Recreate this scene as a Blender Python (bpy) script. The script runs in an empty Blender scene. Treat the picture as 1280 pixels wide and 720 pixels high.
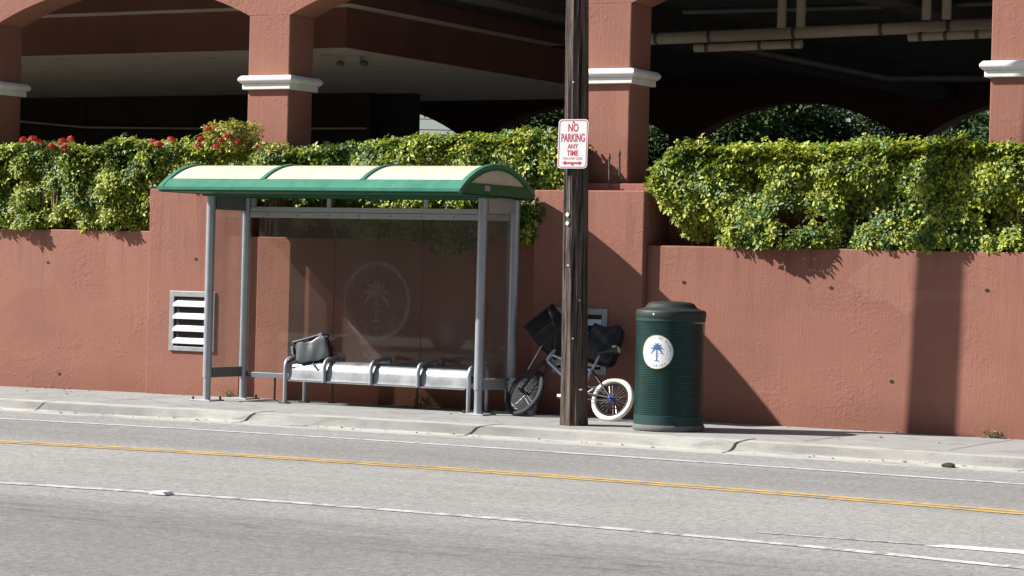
import bpy, bmesh, math, random
import numpy as np
from mathutils import Vector, Matrix
random.seed(7)
rng = np.random.default_rng(11)
scene = bpy.context.scene
COL = scene.collection
R = math.radians
PI = math.pi

# ---------------------------------------------------------------- materials
M = {}


class NT:
    """small helper to write node trees"""
    def __init__(s, name):
        m = bpy.data.materials.new(name)
        m.use_nodes = True
        s.m = m
        s.t = m.node_tree
        s.t.nodes.clear()
        s.out = s.t.nodes.new('ShaderNodeOutputMaterial')
        M[name] = m

    def n(s, typ, **kw):
        nd = s.t.nodes.new(typ)
        for k, v in kw.items():
            if k.startswith('i_'):
                nd.inputs[k[2:].replace('_', ' ')].default_value = v
            else:
                setattr(nd, k, v)
        return nd

    def l(s, a, b):
        s.t.links.new(a, b)

    def coords(s, scale=(1, 1, 1), kind='Object', rot=(0, 0, 0)):
        tc = s.n('ShaderNodeTexCoord')
        mp = s.n('ShaderNodeMapping')
        mp.inputs['Scale'].default_value = scale
        mp.inputs['Rotation'].default_value = rot
        s.l(tc.outputs[kind], mp.inputs[0])
        return mp.outputs[0]

    def noise(s, vec, scale=5, detail=4, rough=.55, dist=0.):
        nd = s.n('ShaderNodeTexNoise')
        nd.inputs['Scale'].default_value = scale
        nd.inputs['Detail'].default_value = detail
        nd.inputs['Roughness'].default_value = rough
        nd.inputs['Distortion'].default_value = dist
        if vec is not None:
            s.l(vec, nd.inputs['Vector'])
        return nd.outputs['Fac']

    def ramp(s, fac, stops, interp='LINEAR'):
        nd = s.n('ShaderNodeValToRGB')
        cr = nd.color_ramp
        cr.interpolation = interp
        while len(cr.elements) < len(stops):
            cr.elements.new(.5)
        for e, (p, c) in zip(cr.elements, stops):
            e.position = p
            e.color = (*c, 1) if len(c) == 3 else c
        s.l(fac, nd.inputs[0])
        return nd.outputs[0]

    def mix(s, a, b, fac, mode='MIX'):
        nd = s.n('ShaderNodeMix', data_type='RGBA', blend_type=mode)
        for sock, v in ((nd.inputs[0], fac), (nd.inputs[6], a), (nd.inputs[7], b)):
            if isinstance(v, (int, float)):
                sock.default_value = v
            elif isinstance(v, tuple):
                sock.default_value = (*v, 1)
            else:
                s.l(v, sock)
        return nd.outputs[2]

    def n_sep(s, col):
        nd = s.n('ShaderNodeSeparateColor')
        s.l(col, nd.inputs[0])
        return nd.outputs[0]

    def math(s, op, a, b=0., c=0.):
        nd = s.n('ShaderNodeMath', operation=op)
        for i, v in enumerate((a, b, c)):
            if isinstance(v, (int, float)):
                nd.inputs[i].default_value = v
            else:
                s.l(v, nd.inputs[i])
        return nd.outputs[0]

    def bump(s, h, strength=.3, dist=.02, normal=None):
        nd = s.n('ShaderNodeBump')
        nd.inputs['Strength'].default_value = strength
        nd.inputs['Distance'].default_value = dist
        s.l(h, nd.inputs['Height'])
        if normal is not None:
            s.l(normal, nd.inputs['Normal'])
        return nd.outputs[0]

    def bsdf(s, color, rough=.7, metal=0., normal=None, spec=.4, **kw):
        b = s.n('ShaderNodeBsdfPrincipled')
        for k, v in (('Base Color', color), ('Roughness', rough), ('Metallic', metal), ('Specular IOR Level', spec)):
            if isinstance(v, (int, float)):
                b.inputs[k].default_value = v
            elif isinstance(v, tuple):
                b.inputs[k].default_value = (*v, 1)
            else:
                s.l(v, b.inputs[k])
        if normal is not None:
            s.l(normal, b.inputs['Normal'])
        for k, v in kw.items():
            b.inputs[k.replace('_', ' ')].default_value = v
        return b.outputs[0]

    def done(s, sh):
        s.l(sh, s.out.inputs[0])
        return s.m


def simple(name, color, rough=.6, metal=0., var=.12, scale=9, bump=0., bscale=60, spec=.4):
    t = NT(name)
    v = t.coords()
    n = t.noise(v, scale, 5, .6)
    lo = tuple(c * (1 - var) for c in color)
    hi = tuple(min(1, c * (1 + var)) for c in color)
    col = t.ramp(n, [(.3, lo), (.7, hi)])
    nor = None
    if bump:
        nor = t.bump(t.noise(v, bscale, 4, .6), bump, .01)
    return t.done(t.bsdf(col, rough, metal, nor, spec))


def stucco(name, base, bumpy=1.0):
    t = NT(name)
    v = t.coords()
    big = t.noise(v, .9, 4, .6)
    mid = t.noise(v, 4.5, 5, .6, 1.0)
    fine = t.noise(v, 45, 4, .65)
    b = base
    c1 = t.ramp(big, [(.3, tuple(x * .88 for x in b)), (.72, (b[0] * 1.08, b[1] * 1.1, b[2] * 1.12))])
    c2 = t.mix(c1, (b[0] * 1.22, b[1] * 1.42, b[2] * 1.45), t.math('MULTIPLY', t.ramp(mid, [(.56, (0, 0, 0)), (.8, (1, 1, 1))]), .35))
    # old roller strokes and rain streaks
    vs = t.coords((7, 7, .5))
    st = t.ramp(t.noise(vs, 1.6, 4, .6), [(.52, (0, 0, 0)), (.78, (1, 1, 1))])
    c3 = t.mix(c2, tuple(x * .8 for x in b), t.math('MULTIPLY', st, .35))
    # dark drips running down from the coping under the planting
    dr = t.noise(t.coords((6, 6, .35)), 1.5, 4, .6)
    # roller-painted touch-up rectangles, slightly off colour
    br = t.n('ShaderNodeTexVoronoi', distance='CHEBYCHEV')
    br.inputs['Scale'].default_value = .55
    t.l(t.coords((1, .01, 1.3)), br.inputs['Vector'])
    pt_ = t.ramp(t.n_sep(br.outputs['Color']), [(.78, (0, 0, 0)), (.80, (1, 1, 1))])
    c3 = t.mix(c3, (b[0] * 1.12, b[1] * 1.22, b[2] * 1.24), t.math('MULTIPLY', pt_, .55))
    # splash dirt close to the pavement
    sep = t.n('ShaderNodeSeparateXYZ')
    gp = t.n('ShaderNodeNewGeometry')
    t.l(gp.outputs['Position'], sep.inputs[0])
    low = t.n('ShaderNodeMapRange')
    low.inputs[1].default_value = .10
    low.inputs[2].default_value = .42
    low.inputs[3].default_value = 1
    low.inputs[4].default_value = 0
    t.l(t.math('ADD', sep.outputs[2], t.math('MULTIPLY', mid, -.12)), low.inputs[0])
    top = t.n('ShaderNodeMapRange')
    top.inputs[1].default_value = 1.15
    top.inputs[2].default_value = 1.88
    t.l(sep.outputs[2], top.inputs[0])
    cut = t.math('LESS_THAN', sep.outputs[2], 2.4)
    drf = t.math('MULTIPLY', t.math('MULTIPLY', t.ramp(dr, [(.50, (0, 0, 0)), (.70, (1, 1, 1))]), t.math('MULTIPLY', top.outputs[0], cut)), .5)
    c3 = t.mix(c3, (b[0] * .50, b[1] * .46, b[2] * .46), drf)
    c4 = t.mix(c3, (b[0] * .62, b[1] * .55, b[2] * .5), t.math('MULTIPLY', low.outputs[0], .38))
    # trowelled stucco relief, patchy
    vt = t.coords((1, 1, 1.25))
    blobs = t.ramp(t.noise(vt, 21, 5, .66, .25), [(.40, (0, 0, 0)), (.70, (1, 1, 1))])
    ridg = t.ramp(t.noise(t.coords((1, 1, 1.7), rot=(0, .5, 0)), 5.5, 5, .62, .5), [(.52, (0, 0, 0)), (.60, (1, 1, 1)), (.615, (.25, .25, .25))])
    patch = t.ramp(t.noise(v, 1.3, 4, .65), [(.46, (.04, .04, .04)), (.68, (1, 1, 1))])
    h = t.math('ADD', t.math('MULTIPLY', t.math('ADD', t.math('MULTIPLY', blobs, .8), t.math('MULTIPLY', ridg, .7)), patch), t.math('ADD', t.math('MULTIPLY', fine, .55), t.math('MULTIPLY', t.noise(t.coords((30, 30, 2.2)), 1.6, 3, .6), .5)))
    nor = t.bump(h, .36 * bumpy, .011)
    return t.done(t.bsdf(c4, .85, 0, nor, .25))


stucco('stucco', (.283, .123, .088))
stucco('stucco_column', (.286, .124, .089), 1.1)
simple('plaster_white', (.72, .70, .68), .7, 0, .07, 6, .25, 40)
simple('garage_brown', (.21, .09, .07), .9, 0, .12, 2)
simple('garage_ceiling', (.68, .61, .48), .9, 0, .08, 2)
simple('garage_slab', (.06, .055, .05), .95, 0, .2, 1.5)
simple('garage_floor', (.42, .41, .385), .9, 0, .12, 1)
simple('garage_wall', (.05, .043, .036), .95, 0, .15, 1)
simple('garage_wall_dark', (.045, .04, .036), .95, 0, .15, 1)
simple('pvc', (.50, .44, .32), .5, 0, .1, 4)
simple('pipe_band', (.12, .10, .08), .6)
simple('rust_rod', (.10, .085, .06), .75, .3, .3, 30)
simple('hole_dark', (.03, .022, .02), .9)
simple('lamp_shell', (.5, .48, .42), .5)

# asphalt -------------------------------------------------------------
t = NT('asphalt')
v = t.coords()
sep = t.n('ShaderNodeSeparateXYZ')
t.l(v, sep.inputs[0])
grain = t.noise(v, 60, 4, .8)
grain2 = t.noise(v, 22, 3, .7)
big = t.noise(v, .5, 4, .6)
vs = t.coords((.28, 2.6, 1))
streak = t.noise(vs, 1.3, 5, .62, .4)
yy = t.math('ADD', sep.outputs[1], t.math('MULTIPLY', t.math('SUBTRACT', streak, .5), .9))
mr = t.n('ShaderNodeMapRange')
mr.inputs[1].default_value = 8
mr.inputs[2].default_value = 20
t.l(yy, mr.inputs[0])


def yp(y):
    return (y - 8) / 12


lane = t.ramp(mr.outputs[0], [(0, (.184, .182, .174)), (yp(11.6), (.184, .182, .174)), (yp(12.4), (.221, .218, .208)),
                              (yp(13.2), (.256, .252, .241)), (yp(15.7), (.266, .262, .25)), (yp(16.5), (.232, .230, .222)),
                              (yp(16.9), (.202, .199, .192)), (yp(18.1), (.212, .209, .202)), (yp(18.7), (.25, .25, .246))])
c = t.mix(lane, t.ramp(grain, [(.30, (.22, .22, .22)), (.5, (.5, .5, .5)), (.72, (.86, .86, .84))]), .75, 'OVERLAY')
c = t.mix(c, t.ramp(grain2, [(.32, (.30, .30, .30)), (.68, (.70, .70, .70))]), .65, 'OVERLAY')
c = t.mix(c, t.ramp(streak, [(.3, (.42, .42, .42)), (.7, (.57, .57, .57))]), .5, 'OVERLAY')
c = t.mix(c, t.ramp(big, [(.3, (.44, .44, .44)), (.7, (.56, .555, .55))]), .5, 'OVERLAY')
# short tar ticks and oil drips
vk = t.coords((1.0, 6.5, 1))
tick = t.ramp(t.noise(vk, 2.6, 2, .5), [(.725, (0, 0, 0)), (.75, (1, 1, 1))])
c = t.mix(c, (.055, .052, .05), t.math('MULTIPLY', tick, .75))
spk = t.ramp(t.noise(t.coords((1, 1, 1)), 48, 2, .5), [(.70, (0, 0, 0)), (.76, (1, 1, 1))])
c = t.mix(c, (.40, .40, .39), t.math('MULTIPLY', spk, .5))
# an oily band of stains in the nearest lane
st = t.n('ShaderNodeMapRange', interpolation_type='SMOOTHSTEP')
st.inputs[1].default_value = .9
st.inputs[2].default_value = .1
st.inputs[3].default_value = 0
st.inputs[4].default_value = 1
t.l(t.math('ABSOLUTE', t.math('SUBTRACT', sep.outputs[1], 11.75)), st.inputs[0])
oil = t.ramp(t.noise(t.coords((.9, 4.2, 1)), 2.2, 5, .68), [(.5, (0, 0, 0)), (.66, (1, 1, 1))])
c = t.mix(c, (.07, .066, .06), t.math('MULTIPLY', t.math('MULTIPLY', oil, st.outputs[0]), .55))
nor = t.bump(grain, .5, .006)
t.done(t.bsdf(c, .9, 0, nor, .2))


def paint(name, col, worn):
    t = NT(name)
    v = t.coords()
    n = t.noise(v, 26, 5, .7)
    n2 = t.noise(t.coords((2.5, 1, 1)), 3.2, 4, .65)
    fac = t.ramp(t.math('ADD', t.math('MULTIPLY', n, .5), t.math('MULTIPLY', n2, .5)), [(worn, (0, 0, 0)), (worn + .1, (1, 1, 1))])
    c = t.mix((.21, .20, .19), col, fac)
    return t.done(t.bsdf(c, .8, 0, t.bump(t.noise(v, 85, 3, .75), .35, .005), .25))


paint('paint_white', (.52, .515, .50), .40)
paint('paint_white_worn', (.50, .495, .48), .425)
paint('paint_yellow', (.50, .335, .115), .42)
paint('paint_fresh', (.62, .62, .61), .30)


# concrete ------------------------------------------------------------
def concrete(name, base, dark, amount, bumpy=.4, aniso=(1, 1, 1)):
    t = NT(name)
    v = t.coords()
    a = t.noise(t.coords(aniso), 1.7, 6, .66, .5)
    b = t.noise(v, 40, 4, .7)
    c = t.ramp(a, [(.28, tuple(x * .84 for x in base)), (.7, base)])
    st = t.ramp(t.noise(t.coords(tuple(x * 1.0 for x in aniso)), 3.1, 6, .7, .8), [(.5, (0, 0, 0)), (.68, (1, 1, 1))])
    c = t.mix(c, dark, t.math('MULTIPLY', st, amount))
    c = t.mix(c, t.ramp(b, [(.25, (.36, .36, .36)), (.75, (.6, .6, .6))]), .45, 'OVERLAY')
    sp = t.ramp(t.noise(v, 120, 2, .5), [(.67, (0, 0, 0)), (.72, (1, 1, 1))])
    c = t.mix(c, tuple(x * .35 for x in base), t.math('MULTIPLY', sp, .5))
    return t.done(t.bsdf(c, .9, 0, t.bump(t.math('ADD', b, t.math('MULTIPLY', a, 1.5)), bumpy, .01), .2))


concrete('sidewalk_concrete', (.305, .304, .292), (.15, .145, .135), .62)
t = NT.__new__(NT)
t.t = M['sidewalk_concrete'].node_tree
sb_ = [n_ for n_ in t.t.nodes if n_.type == 'BSDF_PRINCIPLED'][0]
src = sb_.inputs['Base Color'].links[0].from_socket
gum = t.n('ShaderNodeTexVoronoi')
gum.inputs['Scale'].default_value = 2.6
gum.inputs['Randomness'].default_value = 1
t.l(t.coords((1, 1, .01)), gum.inputs['Vector'])
spot = t.math('MULTIPLY', t.math('LESS_THAN', gum.outputs['Distance'], .085), t.math('GREATER_THAN', t.n_sep(gum.outputs['Color']), .45))
t.l(t.mix(src, (.10, .098, .092), t.math('MULTIPLY', spot, .7)), sb_.inputs['Base Color'])
concrete('kerb_concrete', (.42, .41, .375), (.14, .134, .125), .8, .6, (.5, 2.2, 2.2))
kt = M['kerb_concrete'].node_tree
kbs = [n_ for n_ in kt.nodes if n_.type == 'BSDF_PRINCIPLED'][0]
src = kbs.inputs['Base Color'].links[0].from_socket
t = NT.__new__(NT)
t.t = kt
sep = t.n('ShaderNodeSeparateXYZ')
tc = t.n('ShaderNodeTexCoord')
t.l(tc.outputs['Object'], sep.inputs[0])
scuff = t.noise(t.coords((.35, 3, 3)), 1.9, 6, .7, .6)
yy = t.math('ADD', sep.outputs[1], t.math('MULTIPLY', t.math('SUBTRACT', scuff, .5), .10))
band = t.ramp(t.math('MULTIPLY', t.math('SUBTRACT', yy, 19.55), 4.), [(.38, (0, 0, 0)), (.47, (1, 1, 1)), (.72, (1, 1, 1)), (.86, (0, 0, 0))])
amt = t.ramp(t.noise(t.coords((.22, .22, .22)), 1.8, 5, .65, .3), [(.36, (.25, .25, .25)), (.60, (1, 1, 1))])
t.l(t.mix(src, (.15, .146, .138), t.math('MULTIPLY', t.math('MULTIPLY', band, amt), .85)), kbs.inputs['Base Color'])
simple('joint_dark', (.035, .032, .03), .95)
simple('ground_far', (.12, .12, .09), .95, 0, .3, .3)

# metals --------------------------------------------------------------
simple('post_grey', (.36, .385, .42), .42, .55, .1, 7)
simple('rail_grey', (.40, .41, .41), .5, .4, .1, 7)
simple('beam_dark', (.17, .175, .175), .45, .4, .12, 8)
t = NT('aluminium')
v = t.coords((1.2, 14, 14))
n = t.noise(v, 3, 5, .6)
n3 = t.noise(t.coords(), 5, 4, .6)
c = t.mix(t.ramp(n3, [(.3, (.24, .248, .255)), (.7, (.335, .34, .345))]), t.ramp(n, [(.3, (.42, .42, .42)), (.7, (.58, .58, .58))]), .5, 'OVERLAY')
t.done(t.bsdf(c, t.ramp(n3, [(.3, (.42, .42, .42)), (.7, (.56, .56, .56))]), .82, t.bump(t.noise(t.coords(), 60, 3, .6), .08, .004)))
simple('galvanised', (.33, .345, .35), .5, .5, .14, 14)
simple('slat_white', (.66, .67, .68), .6, .1, .08, 10)
simple('bolt', (.09, .085, .08), .6, .5)
simple('chrome', (.6, .6, .6), .25, 1., .1)
t = NT('roof_green')
v = t.coords((3, 1.5, 1.5))
c = t.ramp(t.noise(v, 2.2, 6, .68, .4), [(.3, (.024, .145, .096)), (.55, (.036, .19, .125)), (.75, (.062, .225, .16))])
c = t.mix(c, (.10, .11, .085), t.math('MULTIPLY', t.ramp(t.noise(t.coords((9, 2, 2)), 2.3, 5, .7), [(.56, (0, 0, 0)), (.75, (1, 1, 1))]), .5))
t.done(t.bsdf(c, t.ramp(t.noise(v, 5, 4, .6), [(.3, (.34, .34, .34)), (.7, (.55, .55, .55))]), 0, None, .5))
simple('roof_green_dark', (.008, .10, .045), .45, 0, .12, 5)
t = NT('roof_panel')
v = t.coords()
c = t.ramp(t.noise(t.coords((.8, 4, 4)), 2.2, 5, .65), [(.3, (.70, .68, .53)), (.7, (.78, .765, .64))])
c = t.mix(c, (.36, .34, .24), t.math('MULTIPLY', t.ramp(t.noise(t.coords((7, 1.2, 1.2)), 1.9, 6, .72, .3), [(.54, (0, 0, 0)), (.76, (1, 1, 1))]), .5))
d = t.bsdf(c, .4, 0, None, .4)
tl = t.n('ShaderNodeBsdfTranslucent')
t.l(c, tl.inputs[0])
mx = t.n('ShaderNodeMixShader')
mx.inputs[0].default_value = .34
t.l(d, mx.inputs[1])
t.l(tl.outputs[0], mx.inputs[2])
t.done(mx.outputs[0])


def glass(name, tint, dust, dustcol=(.35, .31, .27), gloss=.05):
    t = NT(name)
    tr = t.n('ShaderNodeBsdfTransparent')
    tr.inputs[0].default_value = (*tint, 1)
    df = t.n('ShaderNodeBsdfDiffuse')
    df.inputs[0].default_value = (*dustcol, 1)
    n = t.noise(t.coords((1, 1, .5)), 2.2, 5, .65)
    f = t.math('MULTIPLY', t.ramp(n, [(.3, (.6, .6, .6)), (.75, (1.35, 1.35, 1.35))]), dust)
    m1 = t.n('ShaderNodeMixShader')
    t.l(f, m1.inputs[0])
    t.l(tr.outputs[0], m1.inputs[1])
    t.l(df.outputs[0], m1.inputs[2])
    gl = t.n('ShaderNodeBsdfGlossy')
    gl.inputs['Roughness'].default_value = .02
    fr = t.n('ShaderNodeFresnel')
    fr.inputs[0].default_value = 1.45
    m2 = t.n('ShaderNodeMixShader')
    t.l(t.math('MULTIPLY', fr.outputs[0], gloss), m2.inputs[0])
    t.l(m1.outputs[0], m2.inputs[1])
    t.l(gl.outputs[0], m2.inputs[2])
    return t.done(m2.outputs[0])


glass('glass_back', (.915, .875, .83), .10, (.40, .36, .32), .75)
glass('glass_side', (.95, .94, .925), .07, (.33, .31, .29), .4)
glass('etched', (.93, .91, .89), .14, (.55, .54, .53), .3)
simple('seam_dark', (.04, .038, .035), .6)

# wood pole -----------------------------------------------------------
t = NT('old_wood')
v = t.coords((9, 9, .55))
g = t.noise(v, 3.2, 6, .7, .35)
g2 = t.noise(t.coords((26, 26, .9)), 3, 4, .65)
c = t.ramp(g, [(.3, (.040, .032, .027)), (.46, (.10, .082, .069)), (.6, (.165, .138, .118)), (.75, (.27, .24, .215))])
c = t.mix(c, t.ramp(g2, [(.3, (.26, .26, .26)), (.7, (.70, .69, .68))]), .85, 'OVERLAY')
red = t.ramp(t.noise(t.coords((3, 3, .5)), 1.3, 4, .6), [(.45, (0, 0, 0)), (.7, (1, 1, 1))])
c = t.mix(c, (.14, .062, .038), t.math('MULTIPLY', red, .40))
crack = t.ramp(t.noise(t.coords((15, 15, .35)), 2.4, 3, .5), [(.36, (0, 0, 0)), (.42, (1, 1, 1))])
c = t.mix((.02, .016, .013), c, crack)
h = t.math('ADD', t.math('ADD', g, t.math('MULTIPLY', g2, .5)), t.math('MULTIPLY', crack, .8))
t.done(t.bsdf(c, .9, 0, t.bump(h, 1.0, .03), .2))

# sign, bin, misc -----------------------------------------------------
simple('sign_white', (.66, .67, .68), .45, 0, .05, 6)
simple('sign_red', (.50, .03, .05), .5)
simple('sign_back', (.45, .45, .45), .5, .6)
simple('bin_lid', (.018, .024, .022), .55, 0, .25, 12, .15, 120)
simple('bin_base', (.13, .13, .125), .85, 0, .2, 30, .4, 90)
simple('bin_liner', (.006, .006, .006), .95)
simple('bin_band', (.005, .036, .031), .65, 0, .1)
t = NT('bin_mesh')
uv = t.n('ShaderNodeUVMap')
uv.uv_map = 'UVMap'
sp = t.n('ShaderNodeSeparateXYZ')
t.l(uv.outputs[0], sp.inputs[0])
NU, NV = 96., 46.
vv = t.math('MULTIPLY', sp.outputs[1], NV)
row = t.math('FLOOR', vv)
odd = t.math('MODULO', row, 2)
uu = t.math('ADD', t.math('MULTIPLY', sp.outputs[0], NU), t.math('MULTIPLY', odd, .5))
fu = t.math('SUBTRACT', t.math('FRACT', uu), .5)
fv = t.math('SUBTRACT', t.math('FRACT', vv), .5)
rr = t.math('SQRT', t.math('ADD', t.math('MULTIPLY', fu, fu), t.math('MULTIPLY', fv, fv)))
hole = t.math('LESS_THAN', rr, .37)
tr = t.n('ShaderNodeBsdfTransparent')
sh = t.bsdf(t.ramp(t.noise(t.coords(), 7, 4, .6), [(.3, (.0035, .030, .026)), (.6, (.007, .050, .043)), (.8, (.020, .066, .058))]), .4)
mx = t.n('ShaderNodeMixShader')
t.l(hole, mx.inputs[0])
t.l(sh, mx.inputs[1])
t.l(tr.outputs[0], mx.inputs[2])
t.done(mx.outputs[0])
simple('sticker_white', (.74, .75, .74), .5, 0, .04)
simple('sticker_gold', (.45, .42, .2), .5)
simple('sticker_blue', (.045, .13, .33), .5)
simple('rubber_black', (.022, .022, .022), .8, 0, .25, 40)
simple('tyre_white', (.70, .68, .60), .75, 0, .12, 30)
simple('bike_black', (.018, .018, .02), .4)
simple('bike_silver', (.42, .43, .46), .35, .8)
simple('bike_blue', (.03, .05, .42), .35, .3)
simple('bike_purple', (.09, .04, .20), .4, .2)
simple('basket_black', (.010, .010, .011), .5)
simple('sack_black', (.012, .012, .014), .45, 0, .2, 20, .25, 14)
simple('cloth_red', (.20, .012, .016), .8)
simple('paint_orange', (.32, .13, .05), .6)
simple('saddle_white', (.55, .56, .55), .5)
simple('box_grey', (.42, .42, .41), .55, .2, .2, 30, .2, 60)
t = NT('bag_grey')
v = t.coords()
c = t.ramp(t.noise(v, 14, 4, .6), [(.3, (.062, .070, .075)), (.7, (.095, .106, .112))])
t.done(t.bsdf(c, .34, 0, t.bump(t.noise(v, 11, 4, .55, .4), .22, .02), .4))
simple('bag_dark', (.02, .022, .03), .55, 0, .2, 40)
simple('bag_trim', (.06, .065, .085), .5)
simple('pale_strap', (.42, .38, .33), .7)
simple('dung', (.045, .035, .022), .95, 0, .4, 60, .6, 90)
simple('stud_white', (.72, .72, .70), .4)
simple('leaf_dry', (.20, .10, .04), .8, 0, .4, 40)
simple('weed', (.13, .22, .04), .7, 0, .3, 20)
simple('bark', (.12, .085, .06), .9, 0, .25, 10, .5, 25)
simple('stem', (.20, .15, .09), .9, 0, .25, 20)
simple('soil', (.05, .035, .025), .95, 0, .3, 8)
simple('petal_red', (.55, .035, .02), .6, 0, .25, 60)
simple('roof_tile', (.30, .27, .24), .9)
simple('car_dark', (.03, .03, .034), .25, .3, .05)
simple('office_wall', (.22, .20, .175), .9, 0, .1, 1)
simple('office_glass', (.015, .018, .02), .12)


def leafmat(name, trans=.22, rough=.38):
    t = NT(name)
    at = t.n('ShaderNodeAttribute')
    at.attribute_name = 'leaf'
    d = t.bsdf(at.outputs['Color'], rough, 0, None, .45)
    tl = t.n('ShaderNodeBsdfTranslucent')
    t.l(at.outputs['Color'], tl.inputs[0])
    mx = t.n('ShaderNodeMixShader')
    mx.inputs[0].default_value = trans
    t.l(d, mx.inputs[1])
    t.l(tl.outputs[0], mx.inputs[2])
    return t.done(mx.outputs[0])


leafmat('foliage', .25, .5)
leafmat('tree_leaf', .2, .8)


# ---------------------------------------------------------------- geometry helpers
def root_loc(o):
    p = Vector((0, 0, 0))
    while o is not None:
        p = p + o.location
        o = o.parent
    return p


class MB:
    def __init__(s):
        s.v, s.f, s.sm, s.uv = [], [], [], {}

    def add(s, vs, fs, smooth=False):
        b = len(s.v)
        s.v += [tuple(x) for x in vs]
        for f in fs:
            s.f.append(tuple(i + b for i in f))
            s.sm.append(smooth)
        return s

    def box(s, x0, x1, y0, y1, z0, z1, mat=None):
        vs = [(x, y, z) for x in (x0, x1) for y in (y0, y1) for z in (z0, z1)]
        fs = [(0, 1, 3, 2), (4, 6, 7, 5), (0, 4, 5, 1), (2, 3, 7, 6), (0, 2, 6, 4), (1, 5, 7, 3)]
        if mat is not None:
            vs = [tuple(mat @ Vector(p)) for p in vs]
        return s.add(vs, fs)

    def prism(s, pts, axis, a, b, smooth=False):
        """pts 2-D polygon; axis 0: (y,z) along x, 1: (x,z) along y, 2: (x,y) along z"""
        def mk(p, d):
            return ((d, p[0], p[1]), (p[0], d, p[1]), (p[0], p[1], d))[axis]
        n = len(pts)
        vs = [mk(p, a) for p in pts] + [mk(p, b) for p in pts]
        s.add(vs, [tuple(range(n)), tuple(range(2 * n - 1, n - 1, -1))])
        base = len(s.v) - 2 * n
        for i in range(n):
            j = (i + 1) % n
            s.f.append((base + i, base + n + i, base + n + j, base + j))
            s.sm.append(smooth)
        return s

    def tube(s, path, r, n=10, cap=True, smooth=True):
        P = [Vector(p) for p in path]
        rs = r if isinstance(r, (list, tuple)) else [r] * len(P)
        rings = []
        up = None
        for i, p in enumerate(P):
            if i == 0:
                d = P[1] - P[0]
            elif i == len(P) - 1:
                d = P[-1] - P[-2]
            else:
                d = (P[i + 1] - p).normalized() + (p - P[i - 1]).normalized()
            d.normalize()
            if up is None:
                a = Vector((0, 0, 1)) if abs(d.z) < .9 else Vector((1, 0, 0))
                up = (a - d * a.dot(d)).normalized()
            else:
                up = (up - d * up.dot(d)).normalized()
            sd = d.cross(up)
            rings.append([p + (up * math.cos(2 * PI * k / n) + sd * math.sin(2 * PI * k / n)) * rs[i] for k in range(n)])
        vs = [v for rg in rings for v in rg]
        fs = []
        for i in range(len(P) - 1):
            for k in range(n):
                fs.append((i * n + k, (i + 1) * n + k, (i + 1) * n + (k + 1) % n, i * n + (k + 1) % n))
        s.add(vs, fs, smooth)
        if cap:
            b = len(s.v) - len(vs)
            s.f.append(tuple(b + k for k in range(n)))
            s.sm.append(False)
            s.f.append(tuple(b + (len(P) - 1) * n + k for k in reversed(range(n))))
            s.sm.append(False)
        return s

    def lathe(s, prof, cx, cy, n=48, smooth=True, uvs=False):
        """prof list of (r, z)"""
        b = len(s.v)
        vs = []
        for r, z in prof:
            for k in range(n):
                a = 2 * PI * k / n
                vs.append((cx + r * math.cos(a), cy + r * math.sin(a), z))
        fs = []
        for i in range(len(prof) - 1):
            for k in range(n):
                fs.append((i * n + k, i * n + (k + 1) % n, (i + 1) * n + (k + 1) % n, (i + 1) * n + k))
                if uvs:
                    v0 = i / (len(prof) - 1)
                    v1 = (i + 1) / (len(prof) - 1)
                    s.uv[len(s.f) + len(fs) - 1] = [(k / n, v0), ((k + 1) / n, v0), ((k + 1) / n, v1), (k / n, v1)]
        return s.add(vs, fs, smooth)

    def disc(s, c, nrm, r, n=16, r2=None):
        nrm = Vector(nrm).normalized()
        a = Vector((0, 0, 1)) if abs(nrm.z) < .9 else Vector((1, 0, 0))
        u = (a - nrm * a.dot(nrm)).normalized()
        w = nrm.cross(u)
        c = Vector(c)
        r2 = r2 or r
        return s.add([c + u * math.cos(2 * PI * k / n) * r + w * math.sin(2 * PI * k / n) * r2 for k in range(n)], [tuple(reversed(range(n)))])

    def build(s, name, mat, parent=None, bevel=0, seg=2, structure=False):
        off = root_loc(parent)
        me = bpy.data.meshes.new(name)
        me.from_pydata([(x - off.x, y - off.y, z - off.z) for x, y, z in s.v], [], s.f)
        me.polygons.foreach_set('use_smooth', s.sm)
        if s.uv:
            ul = me.uv_layers.new(name='UVMap')
            for fi, co in s.uv.items():
                for li, c in zip(me.polygons[fi].loop_indices, co):
                    ul.data[li].uv = c
        me.materials.append(M[mat])
        me.validate()
        me.update()
        if any(s.sm):
            me.set_sharp_from_angle(angle=R(38))
        o = bpy.data.objects.new(name, me)
        COL.objects.link(o)
        if parent is not None:
            o.parent = parent
        if bevel:
            md = o.modifiers.new('bevel', 'BEVEL')
            md.width = bevel
            md.segments = seg
            md.limit_method = 'ANGLE'
            md.harden_normals = False
        if structure:
            o['kind'] = 'structure'
        return o


def thing(name, label, cat, loc, group=None):
    o = bpy.data.objects.new(name, None)
    COL.objects.link(o)
    o.location = loc
    o.empty_display_size = .1
    o['label'] = label
    o['category'] = cat
    if group:
        o['group'] = group
    bpy.context.view_layer.update()
    return o


def tag(o, label, cat, group=None):
    o['label'] = label
    o['category'] = cat
    if group:
        o['group'] = group
    return o


def copy_tree(o, parent=None):
    c = o.copy()
    COL.objects.link(c)
    c.parent = parent
    for ch in o.children:
        copy_tree(ch, c)
    return c


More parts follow.
